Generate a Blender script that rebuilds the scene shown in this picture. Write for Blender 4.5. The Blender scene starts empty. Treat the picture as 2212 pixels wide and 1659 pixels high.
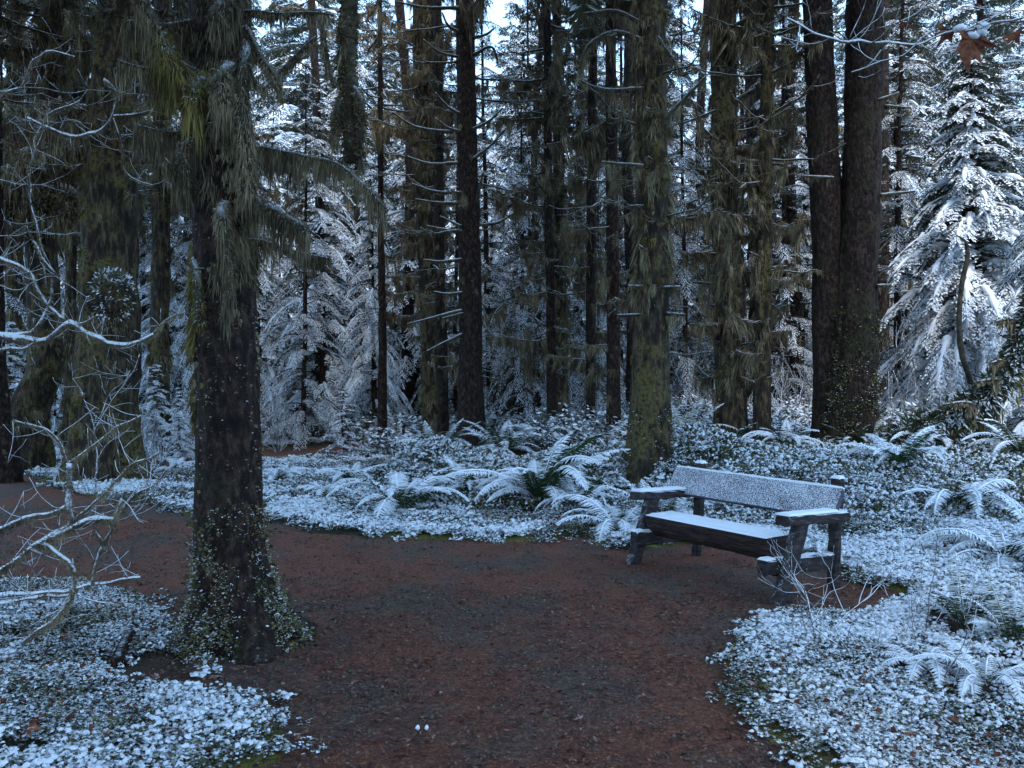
import bpy, math, random
import numpy as np
from mathutils import Vector, Matrix

SC = bpy.context.scene
R = math.radians
# ------------------------------------------------------------------ camera
CAM_H = 1.6
FX = 1885.0 / 2212.0          # focal length over picture width
HOR = 813.0                   # horizon row of the 2212 x 1659 measuring picture
PITCH = math.atan((829.5 - HOR) / 1885.0)
cam_d = bpy.data.cameras.new("camera")
cam = bpy.data.objects.new("camera", cam_d)
SC.collection.objects.link(cam)
cam.location = (0, 0, CAM_H)
cam.rotation_euler = (R(90) - PITCH, 0, 0)
cam_d.sensor_width = 36
cam_d.lens = 36 * FX
cam_d.clip_start = 0.05
cam_d.clip_end = 1500
SC.camera = cam
# ------------------------------------------------------------------ sky and light (overcast winter dusk)
world = bpy.data.worlds.new("World")
SC.world = world
world.use_nodes = True
wt = world.node_tree
sky = wt.nodes.new("ShaderNodeTexSky")
sky.sky_type = 'NISHITA'
sky.sun_disc = False
sky.sun_elevation = R(50)
sky.sun_rotation = R(165)
sky.air_density = 1.0
sky.dust_density = 0.3
sky.ozone_density = 5.0
veil = wt.nodes.new("ShaderNodeMix")
veil.data_type = 'RGBA'
veil.inputs[0].default_value = 0.75
wt.links.new(sky.outputs[0], veil.inputs[6])
veil.inputs[7].default_value = (3.3, 5.55, 8.6, 1)      # an even layer of cloud
wt.links.new(veil.outputs[2], wt.nodes["Background"].inputs[0])
wt.nodes["Background"].inputs[1].default_value = 0.15
sun_d = bpy.data.lights.new("sun", 'SUN')
sun_d.energy = 1.5
sun_d.angle = R(25)
sun_d.color = (1.0, 0.99, 0.965)
sun = bpy.data.objects.new("sun", sun_d)
SC.collection.objects.link(sun)
# sky.sun_rotation is measured clockwise from +Y; the lamp points along its -Z
_e, _r = sky.sun_elevation, sky.sun_rotation
_sd = Vector((math.sin(_r) * math.cos(_e), math.cos(_r) * math.cos(_e), math.sin(_e)))
sun.rotation_euler = _sd.to_track_quat('Z', 'Y').to_euler()
SC.view_settings.view_transform = 'Standard'
SC.view_settings.look = 'None'
SC.view_settings.exposure = 1.4
SC.view_settings.gamma = 1.0
SC.view_settings.use_curve_mapping = False
SC.cycles.use_denoising = True
SC.cycles.max_bounces = 8
SC.cycles.diffuse_bounces = 5
SC.cycles.glossy_bounces = 2

rng = np.random.RandomState(7)


# ------------------------------------------------------------------ measuring helpers
def W(x, y, d):
    """world point seen at (x, y) of the 2212-wide measuring picture, d metres ahead"""
    a = (x - 1106.0) / 1885.0
    b = (829.5 - y) / 1885.0
    c, s = math.cos(PITCH), math.sin(PITCH)
    wy = c + b * s
    wz = -s + b * c
    k = d / wy
    return np.array((a * k, d, CAM_H + wz * k))


def G(x, y, z=0.0):
    """point of the plane at height z seen at (x, y)"""
    a = (x - 1106.0) / 1885.0
    b = (829.5 - y) / 1885.0
    c, s = math.cos(PITCH), math.sin(PITCH)
    wy = c + b * s
    wz = -s + b * c
    k = (z - CAM_H) / wz
    return np.array((a * k, wy * k, z))


# ------------------------------------------------------------------ noise (vectorised value noise)
def _hash(i, j, k):
    n = (i * 374761393 + j * 668265263 + k * 2147483647 + 12345) & 0xffffffff
    n = ((n ^ (n >> 13)) * 1274126177) & 0xffffffff
    return ((n ^ (n >> 16)) & 0xffff) / 65535.0


def vn(p):
    p = np.asarray(p, float)
    i = np.floor(p).astype(np.int64)
    f = p - i
    f = f * f * (3 - 2 * f)
    out = 0
    for a in (0, 1):
        for b in (0, 1):
            for c in (0, 1):
                w = (f[:, 0] if a else 1 - f[:, 0]) * (f[:, 1] if b else 1 - f[:, 1]) * (f[:, 2] if c else 1 - f[:, 2])
                out = out + w * _hash(i[:, 0] + a, i[:, 1] + b, i[:, 2] + c)
    return out


def fbm(p, o=3):
    p = np.asarray(p, float)
    s, a, t = 0, 1.0, 0
    for k in range(o):
        s = s + a * vn(p * (2 ** k) + 17.3 * k)
        t += a
        a *= 0.5
    return s / t


def nrm(v):
    return v / np.maximum(np.linalg.norm(v, axis=-1, keepdims=True), 1e-9)


# ------------------------------------------------------------------ mesh collector
class MB:
    def __init__(self):
        self.v, self.f, self.n = [], [], 0

    def add(self, verts, faces, mat=0, smooth=False):
        verts = np.asarray(verts, float).reshape(-1, 3)
        faces = np.asarray(faces, np.int64)
        self.v.append(verts)
        self.f.append((faces + self.n, mat, smooth))
        self.n += len(verts)

    def mesh(self, name, mats, attrs=None):
        me = bpy.data.meshes.new(name)
        v = np.concatenate(self.v) if self.v else np.zeros((0, 3))
        me.vertices.add(len(v))
        me.vertices.foreach_set("co", v.astype(np.float32).ravel())
        loops, starts, mi, sm = [], [], [], []
        pos = 0
        for f, m, s in self.f:
            k = f.shape[1]
            loops.append(f.ravel())
            starts.append(pos + np.arange(len(f)) * k)
            pos += f.size
            mi.append(np.full(len(f), m))
            sm.append(np.full(len(f), s))
        loops = np.concatenate(loops)
        starts = np.concatenate(starts)
        me.loops.add(len(loops))
        me.loops.foreach_set("vertex_index", loops.astype(np.int32))
        me.polygons.add(len(starts))
        me.polygons.foreach_set("loop_start", starts.astype(np.int32))
        me.polygons.foreach_set("material_index", np.concatenate(mi).astype(np.int32))
        me.polygons.foreach_set("use_smooth", np.concatenate(sm).astype(bool))
        for m in (mats if isinstance(mats, (list, tuple)) else [mats]):
            me.materials.append(m)
        me.update(calc_edges=True)
        if attrs:
            for k, a in attrs.items():
                at = me.attributes.new(k, 'FLOAT', 'POINT')
                at.data.foreach_set("value", np.asarray(a, np.float32))
        return me


def link(name, me, parent=None):
    o = bpy.data.objects.new(name, me)
    SC.collection.objects.link(o)
    if parent is not None:
        o.parent = parent
    return o


def thing(name, label, cat, loc=(0, 0, 0), group=None, anchored=True):
    """Empty at the thing's base; parts are modelled in world space and moved back by link()"""
    o = bpy.data.objects.new(name, None)
    o.empty_display_size = 0.2
    SC.collection.objects.link(o)
    o.location = Vector([float(c) for c in loc])
    o['label'] = label
    o['category'] = cat
    if group:
        o['group'] = group
    if anchored:
        ANCH[o.name] = o.location.copy()
    return o


ANCH = {}


def part(name, mb, mats, parent, attrs=None):
    me = mb.mesh(name, mats, attrs) if isinstance(mb, MB) else mb
    o = bpy.data.objects.new(name, me)
    SC.collection.objects.link(o)
    o.parent = parent
    if parent.name in ANCH:
        o.location = -ANCH[parent.name]
    return o


def tag(o, label=None, cat=None, group=None, kind=None):
    for k, v in (('label', label), ('category', cat), ('group', group), ('kind', kind)):
        if v:
            o[k] = v
    return o


# ------------------------------------------------------------------ shapes
def resample(pts, rad, step):
    pts = np.asarray(pts, float)
    rad = np.asarray(rad, float)
    if len(pts) == 2:
        pts = np.array([pts[0], pts.mean(0), pts[1]])
        rad = np.array([rad[0], rad.mean(), rad[1]])
    seg = np.linalg.norm(np.diff(pts, axis=0), axis=1)
    t = np.concatenate([[0], np.cumsum(seg)])
    n = max(3, int(t[-1] / step) + 1)
    u = np.linspace(0, t[-1], n)
    # Catmull-Rom tangents
    m = np.gradient(pts, t, axis=0)
    i = np.clip(np.searchsorted(t, u, side='right') - 1, 0, len(seg) - 1)
    h = seg[i][:, None]
    s = ((u - t[i]) / seg[i])[:, None]
    p = (2 * s**3 - 3 * s**2 + 1) * pts[i] + (s**3 - 2 * s**2 + s) * h * m[i] + (-2 * s**3 + 3 * s**2) * pts[i + 1] + (s**3 - s**2) * h * m[i + 1]
    return p, np.interp(u, t, rad)


def frames(p):
    t = nrm(np.gradient(p, axis=0))
    up = np.array((0, 0, 1.0))
    a0 = np.cross(t, up)
    bad = np.linalg.norm(a0, axis=1) < 0.2
    if bad.any():
        a1 = np.cross(t, np.array((0, 1.0, 0)))
        if bad.sum() > len(bad) / 2:
            a0 = a1
        else:
            a0[bad] = a1[bad]
    a = nrm(a0)
    for k in range(1, len(a)):
        if np.dot(a[k], a[k - 1]) < 0:
            a[k] = -a[k]
    b = np.cross(a, t)
    return t, a, nrm(b)


def tube(mb, pts, rad, sides=8, step=0.08, amp=0.0, ns=3.0, mat=0, smooth=True, seed=0.0, raw=False, zs=1.0, fn=None):
    p, r = (np.asarray(pts, float), np.asarray(rad, float)) if raw else resample(pts, rad, step)
    t, a, b = frames(p)
    th = np.linspace(0, 2 * np.pi, sides, endpoint=False)
    ring = a[:, None, :] * np.cos(th)[None, :, None] + b[:, None, :] * np.sin(th)[None, :, None]
    rr = np.repeat(r[:, None], sides, 1)
    pos = p[:, None, :] + ring * rr[:, :, None]
    if amp:
        q = pos.reshape(-1, 3) * np.array((ns, ns, ns * zs)) + seed
        nz = (fbm(q, 3) - 0.5) * 2
        rr = rr * (1 + amp * nz.reshape(rr.shape))
    if fn is not None:
        rr = fn(rr, th, p)
    pos = p[:, None, :] + ring * rr[:, :, None]
    n = len(p)
    idx = np.arange(n * sides).reshape(n, sides)
    f = np.stack([idx[:-1], np.roll(idx[:-1], -1, 1), np.roll(idx[1:], -1, 1), idx[1:]], -1).reshape(-1, 4)
    v = pos.reshape(-1, 3)
    v = np.concatenate([v, p[:1], p[-1:]])
    c0 = np.stack([np.roll(idx[0], -1), idx[0], np.full(sides, n * sides)], -1)
    c1 = np.stack([idx[-1], np.roll(idx[-1], -1), np.full(sides, n * sides + 1)], -1)
    k = mb.n
    mb.add(v, f, mat, smooth)
    mb.f.append((c0 + k, mat, smooth))
    mb.f.append((c1 + k, mat, smooth))
    return p, r


def blades(mb, base, dr, nr, L, Wd, mat=0, mid=0.45, sag=0.0):
    """diamond shaped leaves: one quad each"""
    base = np.asarray(base, float)
    dr = nrm(np.asarray(dr, float))
    sd = nrm(np.cross(dr, nr))
    up = np.cross(sd, dr)
    L = np.asarray(L, float).reshape(-1, 1)
    Wd = np.asarray(Wd, float).reshape(-1, 1)
    m = base + dr * L * mid + up * L * sag
    v = np.stack([base, m + sd * Wd / 2, base + dr * L, m - sd * Wd / 2], 1).reshape(-1, 3)
    f = np.arange(len(v)).reshape(-1, 4)
    mb.add(v, f, mat)


def strands(mb, base, dr, L, Wd, mat=0, rs=rng, bend=0.3):
    """hanging wisps narrowing to a tip and turning towards the ground; one kite each beyond the near tree"""
    n = len(base)
    if n and not getattr(mb, 'fine', False):
        dr = nrm(np.asarray(dr, float) + np.array((0, 0, -.35)) * bend)
        an = rs.rand(n) * 2 * np.pi
        blades(mb, base, dr, np.stack([np.cos(an), np.sin(an), np.zeros(n)], 1), L, Wd, mat, .35, .06)
        return
    dr = nrm(np.asarray(dr, float))
    L = np.asarray(L, float).reshape(-1, 1)
    Wd = np.asarray(Wd, float).reshape(-1, 1)
    an = rs.rand(n) * 2 * np.pi
    s = np.stack([np.cos(an), np.sin(an), np.zeros(n)], 1)
    s = nrm(s - dr * (s * dr).sum(1, keepdims=True))
    m = base + dr * L * 0.45
    d2 = nrm(dr + np.array((0, 0, -1.0)) * bend * 4 + rs.randn(n, 3) * 0.12)
    e = m + d2 * L * 0.55
    v = np.stack([base - s * Wd * .45, base + s * Wd * .45, m + s * Wd * .5, m - s * Wd * .5, e + s * Wd * .08, e - s * Wd * .08], 1)
    k = np.arange(n)[:, None] * 6
    f = np.concatenate([k + np.array([[0, 1, 2, 3]]), k + np.array([[3, 2, 4, 5]])])
    mb.add(v.reshape(-1, 3), f, mat)


def hang(mb, p, r, n, L, Wd, mat=0, rs=rng, fuzz=0.35, clump=2.5, under=True, seed=None, spread=0.35):
    """moss on a limb: short fuzz all round plus ragged hanging clumps that narrow downwards"""
    if n <= 0:
        return
    t, a, b = frames(p)
    dn = np.array((0, 0, -1.0))

    def at(s):
        i = np.clip(s.astype(int), 0, len(p) - 2)
        fr = (s - i)[:, None]
        return i, p[i] * (1 - fr) + p[i + 1] * fr, r[i] * (1 - fr[:, 0]) + r[i + 1] * fr[:, 0]
    nf = int(n * fuzz)
    i, pos, rad = at(rs.rand(nf) * (len(p) - 1.01))
    th = rs.rand(nf) * 2 * np.pi
    radial = a[i] * np.cos(th)[:, None] + b[i] * np.sin(th)[:, None]
    ln = np.minimum(0.10 * L + 0.3 * rad + .01, 0.10) * (0.3 + rs.rand(nf))
    strands(mb, pos + radial * (rad * .9)[:, None], radial * 1.1 + dn * .6 + rs.randn(nf, 3) * .45, ln, Wd * (.5 + .8 * rs.rand(nf)), mat, rs)
    # hanging clumps
    m = n - nf
    if m < 5:
        return
    per = 26
    K = max(2, m // per)
    ks = rs.rand(K) * (len(p) - 1.01)
    kl = L * (.15 + .95 * rs.rand(K) ** 2.0)
    kw = (.25 + .6 * rs.rand(K)) * np.minimum(kl, .25) * .42 + Wd
    kk = rs.randint(0, K, m)
    step = np.linalg.norm(p[1] - p[0])
    off = rs.randn(m) * .5
    s = np.clip(ks[kk] + off * kw[kk] / step, 0, len(p) - 1.01)
    i, pos, rad = at(s)
    th = rs.rand(m) * 2 * np.pi
    radial = nrm(a[i] * np.cos(th)[:, None] + b[i] * np.sin(th)[:, None] + dn * .8)
    ln = kl[kk] * np.exp(-off ** 2 * 1.3) * rs.uniform(.35, 1.1, m)
    drop = (rs.rand(m) ** 2 * .5 * ln)[:, None] * dn
    cen = at(ks)[1][kk]
    pull = (cen - pos) * .5
    strands(mb, pos + radial * (rad * rs.uniform(.5, 1.2, m))[:, None] + drop, radial * spread * .5 + dn + pull * 1.2 + rs.randn(m, 3) * .13, ln * .8, Wd * rs.uniform(.4, 1.5, m), mat, rs)


# ------------------------------------------------------------------ materials
def new_mat(name):
    m = bpy.data.materials.new(name)
    m.use_nodes = True
    nt = m.node_tree
    nt.nodes.clear()
    out = nt.nodes.new("ShaderNodeOutputMaterial")
    b = nt.nodes.new("ShaderNodeBsdfPrincipled")
    nt.links.new(b.outputs[0], out.inputs[0])
    b.inputs["Specular IOR Level"].default_value = 0.25
    return m, nt, b


def node(nt, typ, **kw):
    n = nt.nodes.new(typ)
    for k, v in kw.items():
        if k.startswith("i_"):
            n.inputs[k[2:].replace("_", " ")].default_value = v
        else:
            setattr(n, k, v)
    return n


def mth(nt, op, a, b=None, c=None, clamp=False):
    n = nt.nodes.new("ShaderNodeMath")
    n.operation = op
    n.use_clamp = clamp
    for k, v in enumerate((a, b, c)):
        if v is None:
            continue
        if isinstance(v, (int, float)):
            n.inputs[k].default_value = v
        else:
            nt.links.new(v, n.inputs[k])
    return n.outputs[0]


def mixc(nt, f, a, b):
    n = nt.nodes.new("ShaderNodeMix")
    n.data_type = 'RGBA'
    if isinstance(f, (int, float)):
        n.inputs[0].default_value = f
    else:
        nt.links.new(f, n.inputs[0])
    for k, v in ((6, a), (7, b)):
        if isinstance(v, (tuple, list)):
            n.inputs[k].default_value = (*v[:3], 1)
        else:
            nt.links.new(v, n.inputs[k])
    return n.outputs[2]


def noise(nt, vec, scale, detail=3, rough=0.6, sx=None):
    if sx:
        mp = nt.nodes.new("ShaderNodeVectorMath")
        mp.operation = 'MULTIPLY'
        nt.links.new(vec, mp.inputs[0])
        mp.inputs[1].default_value = sx
        vec = mp.outputs[0]
    n = node(nt, "ShaderNodeTexNoise")
    n.inputs["Scale"].default_value = scale
    n.inputs["Detail"].default_value = detail
    n.inputs["Roughness"].default_value = rough
    nt.links.new(vec, n.inputs["Vector"])
    return n.outputs[0]


def ramp(nt, f, stops):
    n = nt.nodes.new("ShaderNodeValToRGB")
    e = n.color_ramp.elements
    while len(e) < len(stops):
        e.new(0.5)
    for k, (p, c) in enumerate(stops):
        e[k].position = p
        e[k].color = (*c, 1)
    nt.links.new(f, n.inputs[0])
    return n.outputs[0]


def mrange(nt, v, lo, hi):
    n = nt.nodes.new("ShaderNodeMapRange")
    n.interpolation_type = 'SMOOTHSTEP'
    nt.links.new(v, n.inputs[0])
    n.inputs[1].default_value = lo
    n.inputs[2].default_value = hi
    return n.outputs[0]


SNOW = (0.80, 0.82, 0.86)


def snowy(name, stops, cs=3.0, lo=0.3, hi=0.7, sn=20.0, amp=0.6, big=0.0, bigs=0.6, rough=0.85, bump=0.0, bs=30.0,
          sx=None, island=0.0, spec=0.25, snow=SNOW, extra=None, bd=0.02, cut=None):
    """base colour from noise, snow lying wherever the surface faces up, broken up by noise"""
    m, nt, b = new_mat(name)
    g = node(nt, "ShaderNodeNewGeometry")
    P = g.outputs["Position"]
    f = noise(nt, P, cs, 4, 0.65, sx)
    f = mrange(nt, f, 0.28, 0.72)
    if island:
        f = mth(nt, 'ADD', f, mth(nt, 'MULTIPLY', mth(nt, 'SUBTRACT', g.outputs["Random Per Island"], 0.5), island), clamp=True)
    col = ramp(nt, f, stops)
    if extra:
        col = extra(nt, P, g, col)
    sep = node(nt, "ShaderNodeSeparateXYZ")
    nt.links.new(g.outputs["Normal"], sep.inputs[0])
    z = sep.outputs[2]
    z = mth(nt, 'ADD', z, mth(nt, 'MULTIPLY', mth(nt, 'SUBTRACT', noise(nt, P, sn, 3, 0.6), 0.5), amp))
    if big:
        z = mth(nt, 'ADD', z, mth(nt, 'MULTIPLY', mth(nt, 'SUBTRACT', noise(nt, P, bigs, 2, 0.5), 0.5), big))
    if island:
        z = mth(nt, 'ADD', z, mth(nt, 'MULTIPLY', mth(nt, 'SUBTRACT', g.outputs["Random Per Island"], 0.5), island * 0.6))
    if cut:
        z = cut(nt, P, z)
    sf = mrange(nt, z, lo, hi)
    nt.links.new(mixc(nt, sf, col, snow), b.inputs["Base Color"])
    b.inputs["Roughness"].default_value = rough
    b.inputs["Specular IOR Level"].default_value = spec
    if bump:
        bn = node(nt, "ShaderNodeBump")
        bn.inputs["Strength"].default_value = bump
        bn.inputs["Distance"].default_value = bd
        nt.links.new(noise(nt, P, bs, 4, 0.7, sx), bn.inputs["Height"])
        nt.links.new(bn.outputs[0], b.inputs["Normal"])
    return m


def bark_extra(moss, thr):
    def fn(nt, P, g, col):
        f = mrange(nt, noise(nt, P, 1.6, 4, 0.7), thr, thr + 0.12)
        f2 = mrange(nt, noise(nt, P, 22, 3, 0.6), 0.38, 0.6)
        return mixc(nt, mth(nt, 'MULTIPLY', f, f2), col, moss)
    return fn


M = {}
M['bark'] = snowy('dark_scaly_bark', [(0, (.008, .004, .003)), (.5, (.027, .014, .009)), (1, (.095, .055, .038))], cs=22, sx=(1, 1, .5),
                  lo=0.85, hi=1.2, sn=35, amp=1.1, bump=1.0, bs=28, bd=.10, extra=bark_extra((.045, .042, .018), 0.52))
M['barkm'] = snowy('mossy_bark', [(0, (.009, .006, .004)), (.5, (.030, .020, .012)), (1, (.12, .085, .042))], cs=16, sx=(1, 1, .3),
                   lo=0.6, hi=0.9, sn=30, amp=1.1, bump=1.0, bs=22, bd=.04, extra=bark_extra((.115, .088, .028), 0.48))
M['moss'] = snowy('hanging_moss', [(0, (.05, .037, .022)), (.45, (.145, .112, .066)), (1, (.31, .25, .15))], cs=5, sx=(1, 1, .5),
                  lo=0.75, hi=1.1, sn=16, amp=0.6, island=0.5)
M['mossg'] = snowy('green_moss', [(0, (.045, .034, .012)), (.5, (.145, .112, .034)), (1, (.27, .215, .07))], cs=4,
                   lo=0.7, hi=1.05, sn=18, amp=0.8, island=0.5)
M['limb'] = snowy('frosted_limb', [(0, (.02, .016, .012)), (.5, (.05, .042, .028)), (1, (.09, .08, .05))], cs=9,
                  lo=0.15, hi=1.0, sn=40, amp=0.8, bump=.8, bs=45, bd=.015, snow=(.66, .69, .72))
ND = [(0, (.028, .034, .020)), (.5, (.065, .072, .042)), (1, (.13, .13, .075))]
M['needle'] = snowy('snowy_needles', ND, cs=2, lo=-0.12, hi=0.30, sn=9, amp=0.55, big=0.6, bigs=0.7, island=0.5)
M['needleh'] = snowy('heavily_snowed_needles', ND, cs=2, lo=-0.15, hi=0.25, sn=9, amp=0.5, big=0.35, bigs=0.9, island=0.4)
M['needlew'] = snowy('snow_buried_needles', ND, cs=2, lo=-0.55, hi=0.05, sn=12, amp=0.7, big=0.3, bigs=1.2, island=0.4)
M['needled'] = snowy('dusted_needles', [(0, (.035, .032, .018)), (.5, (.085, .07, .04)), (1, (.16, .13, .08))], cs=2,
                     lo=0.12, hi=0.70, sn=12, amp=0.6, big=0.8, bigs=0.8, island=0.6)
M['fern'] = snowy('snowy_fern', [(0, (.012, .03, .012)), (.5, (.03, .065, .022)), (1, (.07, .10, .03))], cs=6,
                  lo=0.22, hi=0.62, sn=22, amp=0.6, big=0.5, bigs=1.2, island=0.6)
M['fernd'] = snowy('dusted_fern', [(0, (.015, .03, .014)), (.5, (.035, .06, .024)), (1, (.08, .09, .035))], cs=6,
                   lo=0.4, hi=0.9, sn=22, amp=0.6, big=0.4, bigs=1.2, island=0.7)
M['oxalis'] = snowy('snowy_leaflets', [(0, (.022, .028, .012)), (.5, (.065, .075, .03)), (1, (.15, .14, .055))], cs=5,
                    lo=0.74, hi=1.1, sn=45, amp=0.8, big=0.9, bigs=1.4, island=0.6)
M['snow'] = snowy('snow', [(0, SNOW), (1, SNOW)], bump=.3, bs=60, bd=.01, rough=.9)
M['footleaf'] = snowy('trunk_foot_leaves', [(0, (.02, .024, .010)), (.5, (.06, .062, .024)), (1, (.14, .12, .05))], cs=5,
                      lo=0.95, hi=1.35, sn=30, amp=0.8, big=0.9, bigs=5, island=0.6)
M['litter'] = snowy('brown_litter', [(0, (.03, .011, .009)), (.55, (.085, .030, .022)), (.9, (.14, .06, .042)), (1, (.26, .16, .11))], cs=25,
                    lo=2, hi=3, sn=40, amp=0.1, island=0.9)
M['dry'] = snowy('dry_leaf', [(0, (.04, .010, .006)), (.5, (.11, .028, .015)), (1, (.22, .08, .035))], cs=18,
                 lo=0.95, hi=1.4, sn=45, amp=1.0, island=0.4, rough=.7)
M['pebble'] = snowy('pebbles', [(0, (.035, .025, .02)), (1, (.16, .12, .09))], cs=30, lo=2, hi=3, island=.9)
M['wood'] = snowy('weathered_plank', [(0, (.014, .011, .012)), (.5, (.035, .027, .027)), (1, (.07, .055, .052))], cs=12, sx=(1, 1, 3),
                  lo=0.38, hi=0.85, sn=110, amp=1.0, bump=.7, bs=40, bd=.01)
M['log'] = snowy('seat_log', [(0, (.012, .008, .007)), (.5, (.034, .020, .017)), (1, (.08, .048, .040))], cs=14, sx=(.5, .5, 4),
                 lo=0.35, hi=0.7, sn=26, amp=1.3, bump=.8, bs=34, bd=.012)
M['frost'] = snowy('frosted_plank', [(0, (.05, .045, .06)), (1, (.12, .11, .14))], cs=30,
                   lo=0.40, hi=0.68, sn=130, amp=1.5, bump=.6, bs=110, bd=.006)


def path_material():
    m, nt, b = new_mat('path_gravel_and_needles')
    g = node(nt, "ShaderNodeNewGeometry")
    P = g.outputs["Position"]
    big = mrange(nt, noise(nt, P, .9, 4, 0.62, (1, .7, 1)), 0.42, 0.60)
    fine = noise(nt, P, 38, 5, 0.8)
    mid = noise(nt, P, 11, 4, 0.7)
    red = ramp(nt, fine, [(.25, (.045, .014, .008)), (.5, (.23, .074, .037)), (.75, (.48, .20, .10))])
    gry = ramp(nt, fine, [(.25, (.028, .019, .014)), (.5, (.125, .085, .062)), (.78, (.31, .22, .16))])
    f = mth(nt, 'ADD', big, mth(nt, 'MULTIPLY', mth(nt, 'SUBTRACT', mid, .5), 1.5), clamp=True)
    col = mixc(nt, f, red, gry)
    v = node(nt, "ShaderNodeTexVoronoi")
    v.inputs["Scale"].default_value = 60
    nt.links.new(P, v.inputs["Vector"])
    dk = mrange(nt, v.outputs["Distance"], 0.15, 0.75)
    col = mixc(nt, mth(nt, 'MULTIPLY', dk, .5), col, (.022, .013, .013))
    nt.links.new(col, b.inputs["Base Color"])
    b.inputs["Roughness"].default_value = .8
    bn = node(nt, "ShaderNodeBump")
    bn.inputs["Strength"].default_value = 1.0
    bn.inputs["Distance"].default_value = .02
    nt.links.new(mth(nt, 'ADD', fine, mid), bn.inputs["Height"])
    nt.links.new(bn.outputs[0], b.inputs["Normal"])
    return m


def ground_material():
    m, nt, b = new_mat('forest_floor')
    g = node(nt, "ShaderNodeNewGeometry")
    P = g.outputs["Position"]
    at = node(nt, "ShaderNodeAttribute")
    at.attribute_name = "edge"
    E = at.outputs["Fac"]
    n1 = noise(nt, P, 3.2, 5, .7)
    n2 = noise(nt, P, 24, 4, .7)
    base = ramp(nt, n1, [(.3, (.018, .014, .009)), (.5, (.035, .036, .014)), (.7, (.06, .030, .018))])
    base = mixc(nt, mth(nt, 'MULTIPLY', E, .9), base, ramp(nt, n2, [(.3, (.07, .07, .014)), (.7, (.24, .22, .045))]))
    s = mth(nt, 'ADD', mth(nt, 'MULTIPLY', n2, .75), mth(nt, 'MULTIPLY', n1, .45))
    at2 = node(nt, "ShaderNodeAttribute")
    at2.attribute_name = "bare"
    base = mixc(nt, at2.outputs["Fac"], base, ramp(nt, n2, [(.3, (.02, .011, .007)), (.7, (.085, .038, .02))]))  # bare brown ground; beneath the ferns it also paints in their shadow
    s = mth(nt, 'SUBTRACT', s, mth(nt, 'MULTIPLY', E, .35))
    s = mth(nt, 'SUBTRACT', s, mth(nt, 'MULTIPLY', at2.outputs["Fac"], .14))
    sf = mth(nt, 'MULTIPLY', mrange(nt, s, .65, .79), .9)
    nt.links.new(mixc(nt, sf, base, SNOW), b.inputs["Base Color"])
    b.inputs["Roughness"].default_value = .9
    bn = node(nt, "ShaderNodeBump")
    bn.inputs["Strength"].default_value = 1.0
    bn.inputs["Distance"].default_value = .04
    nt.links.new(mth(nt, 'ADD', n2, sf), bn.inputs["Height"])
    nt.links.new(bn.outputs[0], b.inputs["Normal"])
    return m


M['path'] = path_material()
M['ground'] = ground_material()

# ------------------------------------------------------------------ path outline and terrain
PATH_V = [(-500, 1012), (60, 1022), (110, 1052), (270, 1090), (420, 1110), (560, 1126), (640, 1136), (700, 1150), (800, 1157), (900, 1164),
          (1000, 1166), (1100, 1170), (1180, 1166), (1250, 1163), (1310, 1178), (1370, 1186), (1480, 1172), (1600, 1185), (1720, 1212), (1830, 1242),
          (1900, 1272), (1985, 1284), (1965, 1308), (1840, 1338), (1720, 1330), (1650, 1340), (1605, 1375), (1575, 1430), (1590, 1500), (1612, 1545), (1650, 1585),
          (1690, 1625), (1740, 1665), (1850, 1760), (2300, 2300), (-200, 2300), (380, 1800), (530, 1660), (600, 1630), (618, 1590), (600, 1540), (560, 1508), (480, 1500),
          (430, 1460), (385, 1400), (372, 1335), (300, 1292), (200, 1272), (0, 1262), (-500, 1255)]
STRIP_V = [[(545, 992), (575, 968), (690, 960), (775, 957), (800, 964), (775, 978), (700, 984), (640, 992), (580, 998)],
           [(280, 1010), (320, 984), (395, 979), (440, 986), (410, 1004), (350, 1016)]]
POLYS = [np.array([G(x, y)[:2] for x, y in P]) for P in [PATH_V] + STRIP_V]


def poly_sd(P, pts):
    """signed distance, positive inside"""
    x, y = pts[:, 0], pts[:, 1]
    inside = np.zeros(len(pts), bool)
    dist = np.full(len(pts), 1e9)
    for k in range(len(P)):
        a, b = P[k], P[(k + 1) % len(P)]
        cond = ((a[1] > y) != (b[1] > y))
        xi = (b[0] - a[0]) * (y - a[1]) / (b[1] - a[1] + 1e-12) + a[0]
        inside ^= cond & (x < xi)
        e = b - a
        t = np.clip(((pts - a) @ e) / (e @ e), 0, 1)
        dist = np.minimum(dist, np.linalg.norm(pts - (a + t[:, None] * e), axis=1))
    return np.where(inside, dist, -dist)


def path_sd(pts):
    pts = np.asarray(pts, float)
    s = np.full(len(pts), -1e9)
    for P in POLYS:
        s = np.maximum(s, poly_sd(P, pts))
    wob = (fbm(np.c_[pts * 2.2, np.zeros(len(pts))], 3) - .5) * .22 + (fbm(np.c_[pts * 9, np.ones(len(pts))], 2) - .5) * .10
    return s + wob * np.clip(pts[:, 1] / 8, .5, 1.6)


def sm(x, a, b):
    t = np.clip((x - a) / (b - a), 0, 1)
    return t * t * (3 - 2 * t)


# x, y, sx, sy, height
MOUNDS = [(-1.25, 12.6, .55, .5, .50), (-.35, 12.3, .7, .55, .42), (.45, 11.7, .5, .5, .25), (1.25, 11.6, .75, .8, .50), (2.3, 11.2, .8, .9, .35),
          (-.3, 10.7, .4, .35, .12), (.2, 15.0, 1.8, 1.3, .35), (-5.4, 8.6, .5, .5, .10),
          (5.6, 7.4, 1.0, 1.0, .15), (3.3, 4.1, .9, .5, .07), (-2.6, 3.9, .8, .6, .06)]


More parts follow.
